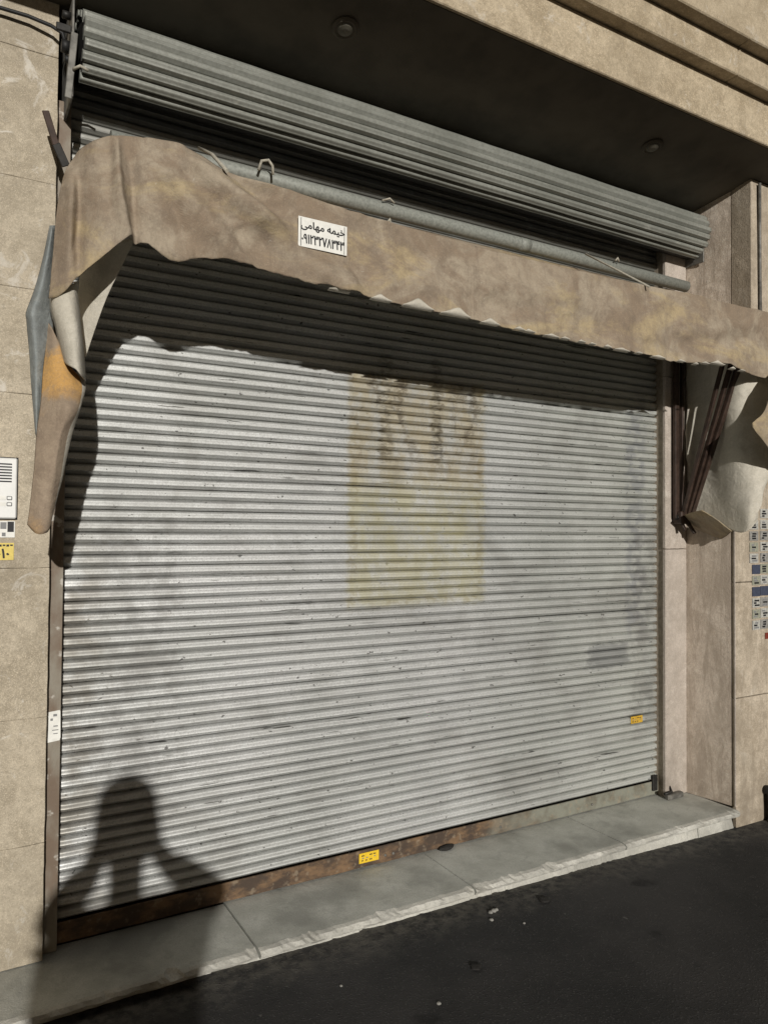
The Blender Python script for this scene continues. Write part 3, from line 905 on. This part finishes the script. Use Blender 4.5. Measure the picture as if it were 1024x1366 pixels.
val = cloth('valance', VALANCE, 300, 34, M_CANVAS, M_CANVAS_IN, aw, valance_disp, 0.003, hem=0.008, wr=0.007, crease=0.008, flat=(1.083, 2.440, 0.165, 0.105), seam=0.86)
cloth('rolled_lining', ROLL, 30, 30, M_CANVAS_IN, M_CANVAS, aw, None, 0.003, wr=0.004, crease=0.003)
cloth('hanging_tail', TAIL, 30, 40, M_CANVAS_TAIL, M_CANVAS_IN, aw, None, 0.003, split=0.70, third=M_CANVAS_IN, wr=0.005, crease=0.006)
cloth('side_flap', FLAP, 14, 40, M_CANVAS_BLUE, M_CANVAS_BLUE, aw, None, 0.003, wr=0.004)
cloth('cheek_panel', CHEEK_L, 16, 20, M_CANVAS_IN, M_CANVAS, aw, None, 0.003, wr=0.003)
cloth('cheek_panel', CHEEK_R, 44, 48, M_CANVAS_IN, M_CANVAS, aw, None, 0.003, wr=0.008, face=(-1, -0.3, 0), crease=0.012)
cloth('cheek_tip', CHEEK_FLAP, 14, 12, M_CANVAS, M_CANVAS_IN, aw, None, 0.003, wr=0.003, face=(-1, -0.3, -0.3))
cloth('turned_edge', EDGE_FOLD, 20, 20, M_CANVAS, M_CANVAS_IN, aw, None, 0.003, wr=0.005, crease=0.008)

# the hem turned up here and there, showing the pale lining
def hem_flap(x0, x1, xm, zb, h):
    net = []
    for k in range(7):
        t = k / 6
        x = x0 + (x1 - x0) * t
        peak = (xm - x0) / (x1 - x0)
        hh = h * max(0.04, (t / peak if t < peak else (1 - t) / (1 - peak)))
        net.append([(x, -0.567, zb - 0.004), (x, -0.582, zb - 0.002 + 0.2 * hh), (x, -0.586, zb + hh * 0.6), (x, -0.580, zb + hh)])
    cloth('turned_hem', net, 12, 6, M_CANVAS_IN, M_CANVAS, val, None, 0.002, wr=0.001)
for x0, x1, xm, zb, h in ((1.262, 1.345, 1.30, 2.256, 0.022), (1.392, 1.525, 1.462, 2.253, 0.036), (1.556, 1.690, 1.640, 2.250, 0.034), (1.742, 1.83, 1.79, 2.242, 0.024),
                          (1.905, 1.96, 1.93, 2.240, 0.014), (2.06, 2.14, 2.10, 2.236, 0.012), (2.46, 2.55, 2.50, 2.231, 0.013), (2.69, 2.78, 2.74, 2.228, 0.013), (3.10, 3.20, 3.15, 2.248, 0.018), (1.10, 1.18, 1.14, 2.262, 0.012)):
    hem_flap(x0, x1, xm, zb, h)
for k in range(16):
    x = 1.98 + 0.09 * k + random.uniform(-0.02, 0.02)
    if abs(x - 2.1) > 0.06 and abs(x - 2.5) > 0.06 and abs(x - 2.74) > 0.06 and abs(x - 3.15) > 0.07:
        w = random.uniform(0.03, 0.06)
        hem_flap(x - w / 2, x + w / 2, x + random.uniform(-0.01, 0.01), 2.2385 - 0.010 * (x - 2.0) + (0.012 if x > 3.0 else 0.0), random.uniform(0.006, 0.013))

# gathered roof cloth sagging between the roller tube and the front bar
ROOF = [[(x, -0.150, 2.745), (x, -0.24, 2.675), (x, -0.33, 2.615 + dz), (x, -0.43, 2.570 + dz), (x, -0.505 if x < 1.3 else -0.528, 2.556 + dt)] for x, dz, dt in
        ((0.44, 0.0, 0.03), (0.9, -0.01, 0.005), (1.5, 0.005, -0.02), (2.1, -0.012, -0.025), (2.7, 0.0, -0.015), (3.2, -0.008, -0.005), (3.58, 0.0, 0.0))]
cloth('roof_cloth', ROOF, 60, 14, M_CANVAS, M_CANVAS_IN, aw, None, 0.003, wr=0.006, face=(0, -0.5, 1))
# roller tube and front bar
rt = tube('roller_tube', [(0.46, -0.17, 2.783), (1.4, -0.17, 2.782), (2.4, -0.17, 2.783), (3.45, -0.17, 2.782)], 0.030, M_GALV, aw, 20)
tube('tube_collar', [(2.27, -0.17, 2.783), (2.33, -0.17, 2.783)], 0.0312, M_GALV, rt, 20)
tube('front_bar', [(0.50, -0.490, 2.578), (2.0, -0.495, 2.545), (3.60, -0.490, 2.556)], 0.015, M_DARK, aw, 12)
# arms folded up from a pivot on the right jamb
piv = box('pivot_bracket', 3.440, 3.532, -0.150, -0.086, 1.490, 1.560, M_ARM, aw, 0.006)
tube('pivot_pin', [(3.436, -0.115, 1.525), (3.540, -0.115, 1.525)], 0.014, M_DARK, piv, 12)
bar('bracket_tab', (3.462, -0.13, 1.500), (3.470, -0.150, 1.455), 0.020, 0.012, M_ARM, piv)
bar('bracket_tab', (3.500, -0.14, 1.500), (3.515, -0.175, 1.438), 0.022, 0.012, M_ARM, piv)
bar('arm', (3.447, -0.108, 1.52), (3.447, -0.108, 2.62), 0.030, 0.020, M_ARM, aw)
bar('arm', (3.497, -0.104, 1.52), (3.500, -0.104, 2.62), 0.014, 0.020, M_ARM, aw)
bar('arm', (3.462, -0.135, 1.52), (3.470, -0.440, 2.52), 0.016, 0.022, M_ARM, aw)
bar('arm', (3.488, -0.140, 1.52), (3.500, -0.475, 2.52), 0.018, 0.024, M_ARM, aw)
bar('arm', (3.515, -0.145, 1.52), (3.530, -0.515, 2.54), 0.028, 0.024, M_ARM, aw)
# left pivot arm behind the drooping corner
bar('arm', (0.318, -0.12, 2.02), (0.330, -0.40, 2.42), 0.022, 0.020, M_ARM, aw)
# bent strap at the upper left
st_ = bar('wall_strap', (0.252, -0.205, 2.805), (0.285, -0.215, 2.695), 0.022, 0.006, M_ARM, aw)
bar('strap_foot', (0.284, -0.2155, 2.700), (0.318, -0.200, 2.640), 0.026, 0.007, M_DARK, st_)
# scraps of tie wire and cord on the bar
tube('tie', [(0.735, -0.285, 2.775), (0.738, -0.43, 2.69), (0.742, -0.575, 2.575)], 0.006, M_ROPE, aw, 6)
tube('tie', [(0.975, -0.23, 2.780), (0.985, -0.235, 2.815), (1.010, -0.24, 2.822), (1.026, -0.24, 2.805), (1.030, -0.235, 2.775)], 0.0055, M_ROPE, aw, 6)
tube('tie', [(1.345, -0.54, 2.548), (1.352, -0.552, 2.562), (1.362, -0.54, 2.548)], 0.006, M_ROPE, aw, 6)
tube('tie', [(2.61, -0.26, 2.772), (2.66, -0.38, 2.68), (2.685, -0.575, 2.538)], 0.005, M_ROPE, aw, 6)
tube('tie', [(2.86, -0.215, 2.80), (2.87, -0.22, 2.815), (2.885, -0.215, 2.80)], 0.005, M_ROPE, aw, 6)
tube('tie', [(1.52, -0.205, 2.80), (1.55, -0.215, 2.812), (1.575, -0.21, 2.80)], 0.004, M_ROPE, aw, 6)

# dark rod standing in front of the right pillar above the awning
tag(tube('steel_rod', [(3.66, -0.466, 2.45), (3.655, -0.466, 3.0), (3.650, -0.470, 3.28)], 0.008, M_STEELGREY, None, 10),
    'dark upright steel rod on the stone pillar above the awning end', 'rod')

# ================================================================== SMALL THINGS
def text(body, size, loc, mat, parent, squash=1.0, bold=0.0, name='lettering'):
    cu = bpy.data.curves.new(name, 'FONT')
    cu.body = body
    cu.size = size
    cu.align_x = 'CENTER'
    cu.align_y = 'CENTER'
    cu.extrude = 0.0004
    ob = bpy.data.objects.new(name, cu)
    COL.objects.link(ob)
    bpy.context.view_layer.update()
    dg = bpy.context.evaluated_depsgraph_get()
    me = bpy.data.meshes.new_from_object(ob.evaluated_get(dg))
    bpy.data.objects.remove(ob)
    me.name = name
    me.transform(Matrix.Translation(loc) @ Matrix.Rotation(math.pi / 2, 4, 'X') @ Matrix.Diagonal((squash, 1, 1, 1)))
    if bold:
        # a heavier stroke: the same strokes laid again a hair to the side
        bm = bmesh.new()
        for k, (dx, dz) in enumerate(((0, 0), (bold, 0), (-bold, 0), (0, bold * 0.6), (bold * 0.5, -bold * 0.6))):
            n0 = len(bm.verts)
            bm.from_mesh(me)
            bm.verts.ensure_lookup_table()
            for v in bm.verts[n0:]:
                v.co += Vector((dx, -0.00012 * k, dz))
        bm.to_mesh(me)
        bm.free()
    me.materials.clear()
    return adopt(link(name, me, mat), parent)

def plate(name, x0, x1, y, z0, z1, t, mat, parent=None, bev=0.0):
    return box(name, x0, x1, y - t, y, z0, z1, mat, parent, bev)

# maker's tag on the valance
tg = thing('awning_tag', 'small white tag with black lettering and phone number on the awning', 'tag', (1.082, -0.57, 2.44))
TY = -0.5635
plate('tag_plate', 0.992, 1.174, TY, 2.391, 2.492, 0.002, M_PAPER, tg, 0.0006)
text('\uFBFD\uFEE3\uFE8E\uFEEC\uFEE3 \uFEEA\uFEE4\uFBFF\uFEA7', 0.034, (1.083, TY - 0.0026, 2.466), M_INK, tg, 1.0, 0.0010)
text('\u06F0\u06F9\u06F1\u06F2\u06F3\u06F2\u06F7\u06F8\u06F3\u06F4\u06F3', 0.045, (1.083, TY - 0.0026, 2.418), M_INK, tg, 0.66, 0.0010)
plate('tag_line', 1.0005, 1.0025, TY - 0.0021, 2.393, 2.488, 0.0006, M_INK, tg)
plate('tag_line', 1.1625, 1.1645, TY - 0.0021, 2.393, 2.488, 0.0006, M_INK, tg)

# intercom on the left pillar
ic = thing('intercom', 'white intercom panel with speaker slots on the left stone pillar', 'intercom', (0.10, -0.1, 1.474))
IY = -0.1025
plate('panel', -0.01, 0.196, IY, 1.474, 1.672, 0.016, M_WHITE, ic, 0.004)
plate('panel_edge', -0.014, 0.200, IY + 0.002, 1.470, 1.676, 0.003, M_BLACK, ic, 0.001)
for k in range(7):
    z = 1.652 - 0.0095 * k
    plate('speaker_slot', 0.06, 0.180, IY - 0.0161, z - 0.0022, z + 0.0022, 0.0012, M_INK, ic)
for z in (1.541, 1.521):
    plate('name_slip', 0.04, 0.164, IY - 0.0161, z - 0.006, z + 0.006, 0.0012, M_PAPER, ic)
    b_ = plate('call_button', 0.166, 0.182, IY - 0.0161, z - 0.0065, z + 0.0065, 0.004, M_GREYINK, ic, 0.002)
    plate('button_face', 0.1685, 0.1795, IY - 0.0202, z - 0.004, z + 0.004, 0.001, M_WHITE, b_)
ps = thing('picture_sticker', 'small dark and white picture sticker under the intercom', 'sticker', (0.15, -0.1, 1.43))
plate('sticker_sheet', 0.03, 0.193, IY, 1.412, 1.466, 0.0012, M_PAPER, ps)
for k, (a, b, c, d, m_) in enumerate(((0.11, 0.145, 1.432, 1.463, M_INK), (0.150, 0.168, 1.440, 1.462, M_GREYINK), (0.171, 0.190, 1.430, 1.464, M_INK), (0.05, 0.10, 1.430, 1.46, M_GREYINK), (0.155, 0.166, 1.416, 1.428, M_GREYINK))):
    plate('printed_patch', a, b, IY - 0.0013, c, d, 0.0006, m_, ps)
yn = thing('number_sticker', 'yellow sticker with black numerals on the left pillar', 'sticker', (0.15, -0.1, 1.36))
plate('sticker_sheet', 0.05, 0.191, IY, 1.338, 1.394, 0.0012, M_PALEYEL, yn)
text('\u06F0\u06F1\u06F0', 0.045, (0.160, IY - 0.0018, 1.358), M_INK, yn, 1.0, 0.0012)
for k in range(6):
    plate('print_line', 0.125 + 0.011 * k, 0.133 + 0.011 * k, IY - 0.0013, 1.382 + 0.002 * (k % 2), 1.389, 0.0006, M_INK, yn)

ws = thing('torn_sticker', 'torn white paper sticker across the left shutter guide', 'sticker', (0.32, -0.06, 0.765))
vs = [(0.300, 0.815), (0.345, 0.820), (0.3475, 0.816), (0.349, 0.726), (0.346, 0.717), (0.300, 0.712), (0.299, 0.738), (0.3095, 0.752), (0.306, 0.768), (0.300, 0.785)]
n = len(vs)
me = mesh_from('sticker_sheet', [(x, -0.1045, z) for x, z in vs] + [(x, -0.1030, z) for x, z in vs], [tuple(range(n)), tuple(range(n, 2 * n))] + [(i, (i + 1) % n, n + (i + 1) % n, n + i) for i in range(n)])
me.transform(Matrix.Translation((0, 0.0445, 0)))
adopt(link('sticker_sheet', me, M_PAPER), ws)
for a, b, c, d in ((0.325, 0.337, 0.800, 0.808), (0.316, 0.324, 0.786, 0.794), (0.326, 0.340, 0.765, 0.769), (0.322, 0.342, 0.752, 0.755), (0.326, 0.340, 0.740, 0.743)):
    plate('print_mark', a, b, -0.0601, c, d, 0.0005, M_GREYINK, ws)

def yellow_sticker(name, label, x0, x1, y, z0, z1, mat=M_YELLOW):
    t = thing(name, label, 'sticker', ((x0 + x1) / 2, y, z0), 'yellow stickers on the shutter')
    plate('sticker_sheet', x0, x1, y, z0, z1, 0.0012, mat, t)
    w = (x1 - x0)
    for k in range(3):
        for j in range(4):
            a = x0 + w * (0.12 + 0.2 * j + 0.03 * (k % 2))
            if (k + j) % 4 != 3:
                plate('print_mark', a, a + w * random.uniform(0.08, 0.15), y - 0.0013, z0 + (z1 - z0) * (0.2 + 0.24 * k), z0 + (z1 - z0) * (0.30 + 0.24 * k), 0.0005, M_GREYINK if k == 1 else M_INK, t)
    return t
yellow_sticker('yellow_sticker', 'bright yellow sticker on the rusty bottom bar of the shutter', 1.536, 1.632, -0.0245, 0.026, 0.068)
yellow_sticker('yellow_sticker', 'faded orange yellow sticker on the slats near the right guide', 3.195, 3.285, -0.0165, 0.411, 0.449, M_DULLYEL)

# advert stickers pasted in rows on the right pillar
def ad(x0, x1, z0, z1, kind, label):
    cols = {'white': plain('weathered_paper', (0.46, 0.45, 0.41), 0.6, 0, 0.35, 90), 'grey': plain('grey_paper', (0.30, 0.29, 0.27), 0.6, 0, 0.35, 90), 'blue': plain('navy_print', (0.055, 0.065, 0.10), 0.6, 0, 0.2, 90),
            'green': plain('greenish_paper', (0.32, 0.32, 0.25), 0.6, 0, 0.3, 90), 'red': M_RED}
    t = thing('advert_sticker', label, 'sticker', ((x0 + x1) / 2, -0.362, z0), 'advert stickers on the right pillar')
    plate('sticker_sheet', x0, x1, -0.3625, z0, z1, 0.001, cols[kind], t)
    if kind in ('white', 'grey', 'green'):
        for k in range(3):
            a = x0 + 0.012 + random.uniform(0, 0.012)
            z = z1 - (z1 - z0) * (0.26 + 0.25 * k)
            plate('print_mark', a, a + random.uniform(0.02, 0.045), -0.3636, z - 0.005, z + 0.004, 0.0005, random.choice((M_INK, M_GREYINK, M_INK)), t)
ORD = ['topmost', 'second from top', 'third from top', 'fourth from top', 'fifth from top', 'sixth from top', 'fifth from bottom', 'fourth from bottom', 'third from bottom', 'second from bottom', 'lowest']
NAMES = {'white': 'white printed', 'grey': 'grey printed', 'green': 'greenish printed', 'blue': 'navy blue'}
col_a = ['green', 'white', 'grey', 'green', 'white', 'blue', 'green', 'blue', 'white', 'green', 'white']
col_b = ['white', 'white', 'grey', 'white', 'grey', 'green', 'white', 'blue', 'grey', 'white', 'grey']
for i in range(11):
    z1 = 1.575 - i * 0.060
    off = 0.0 if i < 5 else 0.022
    ad(3.715 + off, 3.790 + off * 0.7, z1 - 0.052, z1 - 0.002, col_a[i], '%s advert sticker, %s in the column nearest the pillar edge' % (NAMES[col_a[i]], ORD[i]))
    ad(3.808, 3.885, z1 - 0.050, z1 + 0.001, col_b[i], '%s advert sticker, %s in the column away from the pillar edge' % (NAMES[col_b[i]], ORD[i]))
ad(3.850, 3.985, 0.868, 0.902, 'red', 'dark red advert strip below the other stickers on the pillar')

# cable on the left pillar, dipping into the shutter housing
cb = tube('black_cable', [(-2.9, -0.135, 3.13), (-0.5, -0.13, 3.12), (0.05, -0.130, 3.135), (0.12, -0.130, 3.143), (0.20, -0.135, 3.142), (0.27, -0.145, 3.128), (0.305, -0.16, 3.105), (0.318, -0.15, 3.06)], 0.0065, M_BLACK, None, 8)
tag(cb, 'black cable running across the left pillar into the shutter housing', 'cable')

# black pipe stub at the foot of the right pillar
pp = thing('drain_pipe', 'short black drain pipe at the foot of the right pillar', 'pipe', (3.84, -0.40, -0.1))
tube('pipe_body', [(3.845, -0.362, 0.055), (3.845, -0.385, 0.062), (3.847, -0.402, 0.045), (3.85, -0.405, -0.02), (3.85, -0.405, -0.105)], 0.026, M_BLACK, pp, 14)
tube('pipe_rim', [(3.85, -0.405, -0.104), (3.85, -0.405, -0.090)], 0.030, M_BLACK, pp, 14)

# crumbs of stone and dirt on the road
M_CRUMB = plain('pale_stone_crumb', (0.30, 0.29, 0.265), 0.8, 0, 0.3, 60)
M_DIRT = plain('dark_dirt', (0.02, 0.018, 0.016), 0.85, 0, 0.3, 60)
def crumb(x, y, r, mat, label, cat, flat=0.6, name='stone_crumb', group=None):
    bm = bmesh.new()
    bmesh.ops.create_icosphere(bm, subdivisions=2, radius=r)
    s = random.uniform(0, 50)
    for v in bm.verts:
        v.co *= 1 + 0.35 * noise.noise(v.co * (1.2 / r) + Vector((s, 0, 0)))
        v.co.z *= flat
    me = bpy.data.meshes.new(name)
    bm.to_mesh(me)
    bm.free()
    o = link(name, me, mat)
    o.location = (x, y, road_z(x) + 0.006 * noise.noise((x * 1.3, y * 1.7, 0.2)) + r * flat * 0.6)
    tag(o, label, cat, group)
for x, y, r in ((1.885, -0.475, 0.009), (1.905, -0.470, 0.010), (1.92, -0.468, 0.008), (1.852, -0.522, 0.008), (1.381, -0.85, 0.007), (1.149, -0.621, 0.005), (1.95, -0.60, 0.005)):
    crumb(x, y, r, M_CRUMB, 'pale crumb of stone lying on the road before the step', 'stone', group='stone crumbs on the road')
crumb(2.142, -0.498, 0.022, M_DIRT, 'dark clump of dirt on the road close to the step', 'dirt', 0.35, 'dirt_clump')
crumb(1.608, -0.746, 0.020, M_DIRT, 'dark clump of dirt out on the road surface', 'dirt', 0.35, 'dirt_clump')
def sill_rag():
    crumb(1.98, -0.035, 0.026, M_DIRT, 'dark scrap lying on the step against the bottom bar', 'scrap', 0.5, 'dark_scrap')
    o = [q for q in COL.objects if q.name.startswith('dark_scrap')][-1]
    o.location.z = 0.010
    o.scale = (1.6, 0.8, 1)
sill_rag()

# ================================================================== THE PHOTOGRAPHER
# stands behind the camera; the lamp throws the shadow on the shutter
M_SKIN = plain('skin', (0.45, 0.28, 0.20), 0.55, 0, 0.1, 30)
M_COAT = plain('dark_coat', (0.03, 0.032, 0.04), 0.85, 0, 0.3, 40)
M_TROUSER = plain('dark_trousers', (0.04, 0.04, 0.045), 0.9, 0, 0.3, 40)
M_HAIR = plain('dark_hair', (0.015, 0.012, 0.01), 0.6, 0, 0.3, 90)
M_SHOE = plain('black_shoe', (0.02, 0.02, 0.02), 0.5, 0, 0.2, 40)

PY = -4.35                       # distance of the body from the shutter
def W(xs, zs, y=PY):
    """the point at depth y whose shadow falls at (xs, zs) on the shutter"""
    d = -y
    return Vector((xs - 0.25 * d, y, zs + 0.26 * d))

def skin_mesh(name, joints, bones, root, mat, parent, sub=2):
    names = list(joints)
    me = bpy.data.meshes.new(name)
    me.from_pydata([tuple(joints[k][0]) for k in names], [(names.index(a), names.index(b)) for a, b in bones], [])
    ob = bpy.data.objects.new(name, me)
    COL.objects.link(ob)
    ob.modifiers.new('skin', 'SKIN')
    ss = ob.modifiers.new('sub', 'SUBSURF')
    ss.levels = ss.render_levels = sub
    if not me.skin_vertices:
        bpy.context.view_layer.objects.active = ob
        bpy.ops.mesh.customdata_skin_add()
    for i, k in enumerate(names):
        r = joints[k][1]
        me.skin_vertices[0].data[i].radius = r if isinstance(r, tuple) else (r, r)
        me.skin_vertices[0].data[i].use_root = (k == root)
    bpy.context.view_layer.update()
    dg = bpy.context.evaluated_depsgraph_get()
    out = bpy.data.meshes.new_from_object(ob.evaluated_get(dg))
    bpy.data.objects.remove(ob)
    out.name = name
    for p in out.polygons:
        p.use_smooth = True
    return adopt(link(name, out, mat), parent)

head = W(0.585, 0.405)
gz = road_z(head.x)
pn = thing('person', 'person in dark coat holding a phone up with both hands, facing the shutter', 'person', (head.x, PY, gz))
neckb = W(0.585, 0.10)
shL = W(0.455, 0.015); shR = W(0.755, 0.005)
elL = W(0.345, 0.09, PY + 0.18) ; elR = W(0.93, 0.035, PY + 0.18)
haL = W(0.485, 0.300, PY + 0.36); haR = W(0.695, 0.275, PY + 0.36)
chest = W(0.60, -0.04); chest.y += 0.0
pel = Vector((head.x, PY, gz + 0.93))
belly = Vector((head.x, PY, gz + 1.10))
def leg(s):
    return (Vector((head.x + s * 0.10, PY, gz + 0.88)), Vector((head.x + s * 0.115, PY + 0.03, gz + 0.49)), Vector((head.x + s * 0.125, PY - 0.01, gz + 0.085)), Vector((head.x + s * 0.14, PY + 0.15, gz + 0.04)))
J = {'pel': (pel, (0.24, 0.14)), 'belly': (belly, (0.235, 0.14)), 'chest': (chest, (0.22, 0.13)), 'neckb': (neckb, 0.075), 'neckt': (W(0.585, 0.27), 0.078),
     'shL': (shL, 0.085), 'elL': (elL, 0.062), 'wrL': (haL - Vector((0.02, 0.03, 0.06)), 0.052), 'shR': (shR, 0.085), 'elR': (elR, 0.062), 'wrR': (haR + Vector((0.02, -0.03, -0.06)), 0.052)}
B = [('pel', 'belly'), ('belly', 'chest'), ('chest', 'neckb'), ('neckb', 'neckt'), ('chest', 'shL'), ('shL', 'elL'), ('elL', 'wrL'), ('chest', 'shR'), ('shR', 'elR'), ('elR', 'wrR')]
# bare body: head, neck, arms and hands, legs in one surface
JB = {k: (v[0], tuple(q * 0.88 for q in v[1]) if isinstance(v[1], tuple) else v[1] * 0.86) for k, v in J.items()}
JB['skull'] = (W(0.585, 0.415), (0.078, 0.092))
JB['crown'] = (W(0.585, 0.470), (0.066, 0.080))
JB['jaw'] = (W(0.585, 0.335) + Vector((0, 0.03, 0)), (0.058, 0.066))
BB = list(B) + [('neckt', 'jaw'), ('jaw', 'skull'), ('skull', 'crown')]
for s, nm in ((-1, 'L'), (1, 'R')):
    a, b, c, d = leg(s)
    JB['hip' + nm] = (a, 0.088); JB['kn' + nm] = (b, 0.060); JB['an' + nm] = (c, 0.042); JB['to' + nm] = (d, 0.034)
    BB += [('pel', 'hip' + nm), ('hip' + nm, 'kn' + nm), ('kn' + nm, 'an' + nm), ('an' + nm, 'to' + nm)]
    h = haL if nm == 'L' else haR
    JB['pm' + nm] = (h, (0.030, 0.018))
    BB.append(('wr' + nm, 'pm' + nm))
    for f in range(4):
        base = h + Vector((s * -0.008, 0.014, 0.035 - 0.022 * f))
        ln = (0.040, 0.045, 0.042, 0.033)[f]
        mid = base + Vector((-s * ln * 0.25, ln * 0.8, 0.004))
        tip = mid + Vector((-s * ln * 0.9, ln * 0.25, 0.0))
        for q, v in enumerate((base, mid, tip)):
            JB['f%s%d%d' % (nm, f, q)] = (v, 0.0085 - 0.001 * q)
        BB += [('pm' + nm, 'f%s%d0' % (nm, f)), ('f%s%d0' % (nm, f), 'f%s%d1' % (nm, f)), ('f%s%d1' % (nm, f), 'f%s%d2' % (nm, f))]
    t0 = h + Vector((-s * 0.018, -0.008, -0.012)); t1 = t0 + Vector((-s * 0.026, 0.004, 0.020))
    JB['t%s0' % nm] = (t0, 0.0105); JB['t%s1' % nm] = (t1, 0.0085)
    BB += [('pm' + nm, 't%s0' % nm), ('t%s0' % nm, 't%s1' % nm)]
body = skin_mesh('body', JB, BB, 'pel', M_SKIN, pn)
hp = JB['skull'][0]
def blob(name, c, r, mat, parent, seg=20):
    bm = bmesh.new()
    bmesh.ops.create_uvsphere(bm, u_segments=seg, v_segments=seg // 2 + 2, radius=1.0)
    for v in bm.verts:
        v.co = Vector(c) + Vector((v.co.x * r[0], v.co.y * r[1], v.co.z * r[2]))
    for f in bm.faces:
        f.smooth = True
    me = bpy.data.meshes.new(name)
    bm.to_mesh(me)
    bm.free()
    return adopt(link(name, me, mat), parent)
for s in (-1, 1):
    blob('eye', hp + Vector((s * 0.032, 0.078, 0.0)), (0.012, 0.010, 0.008), M_WHITE, body, 12)
    blob('ear', hp + Vector((s * 0.080, -0.005, -0.015)), (0.012, 0.022, 0.032), M_SKIN, body, 12)
blob('nose', hp + Vector((0, 0.092, -0.03)), (0.013, 0.020, 0.024), M_SKIN, body, 12)
blob('mouth', hp + Vector((0, 0.082, -0.068)), (0.026, 0.010, 0.008), M_RED, body, 12)
# hair: full, falling to the shoulders
bm = bmesh.new()
HP = [(0.132, 0.0), (0.126, 0.035), (0.110, 0.066), (0.080, 0.090), (0.040, 0.103), (-0.010, 0.110), (-0.060, 0.116), (-0.110, 0.122), (-0.150, 0.124), (-0.165, 0.100)]
rings = []
for z, r in HP:
    ring = []
    for k in range(28):
        a = 2 * math.pi * k / 28
        rr = max(r, 0.002) * (1 + 0.06 * noise.noise((math.cos(a) * 2, math.sin(a) * 2, z * 14)))
        yy = math.sin(a) * rr * 1.02 - 0.012
        if z < 0.075 and yy > 0.050:
            yy = 0.050
        ring.append(bm.verts.new(hp + Vector((math.cos(a) * rr, yy, z))))
    rings.append(ring)
for a, b in zip(rings, rings[1:]):
    for k in range(28):
        bm.faces.new((a[k], a[(k + 1) % 28], b[(k + 1) % 28], b[k]))
bm.faces.new(rings[0])
bm.faces.new(rings[-1][::-1])
bmesh.ops.recalc_face_normals(bm, faces=bm.faces)
me = bpy.data.meshes.new('hair')
bm.to_mesh(me)
bm.free()
for p in me.polygons:
    p.use_smooth = True
adopt(link('hair', me, M_HAIR), pn)
# clothes
JC = {k: (v[0], tuple(q * 1.12 for q in v[1]) if isinstance(v[1], tuple) else v[1] * 1.12) for k, v in J.items() if k != 'neckt'}
JC['hem'] = (Vector((head.x, PY, gz + 0.70)), (0.20, 0.145))
BC = [b for b in B if 'neckt' not in b] + [('pel', 'hem')]
skin_mesh('coat', JC, BC, 'pel', M_COAT, pn)
for s, nm in ((-1, 'L'), (1, 'R')):
    a, b, c, d = leg(s)
    skin_mesh('trouser_leg', {'a': (a, 0.10), 'b': (b, 0.076), 'c': (c + Vector((0, 0, 0.02)), 0.062)}, [('a', 'b'), ('b', 'c')], 'a', M_TROUSER, pn)
    blob('shoe', Vector((c.x + s * 0.006, PY + 0.05, gz + 0.046)), (0.052, 0.14, 0.046), M_SHOE, pn, 16)
# the phone
mid = (haL + haR) / 2 + Vector((0, 0.045, 0.0))
ph = thing('phone', 'black smartphone held up in both hands by the person', 'phone', tuple(mid))
box('phone_body', mid.x - 0.075, mid.x + 0.075, mid.y - 0.004, mid.y + 0.004, mid.z - 0.036, mid.z + 0.036, M_BLACK, ph, 0.003, 2)
box('phone_screen', mid.x - 0.070, mid.x + 0.070, mid.y - 0.0048, mid.y - 0.0042, mid.z - 0.032, mid.z + 0.032, M_INK, ph)
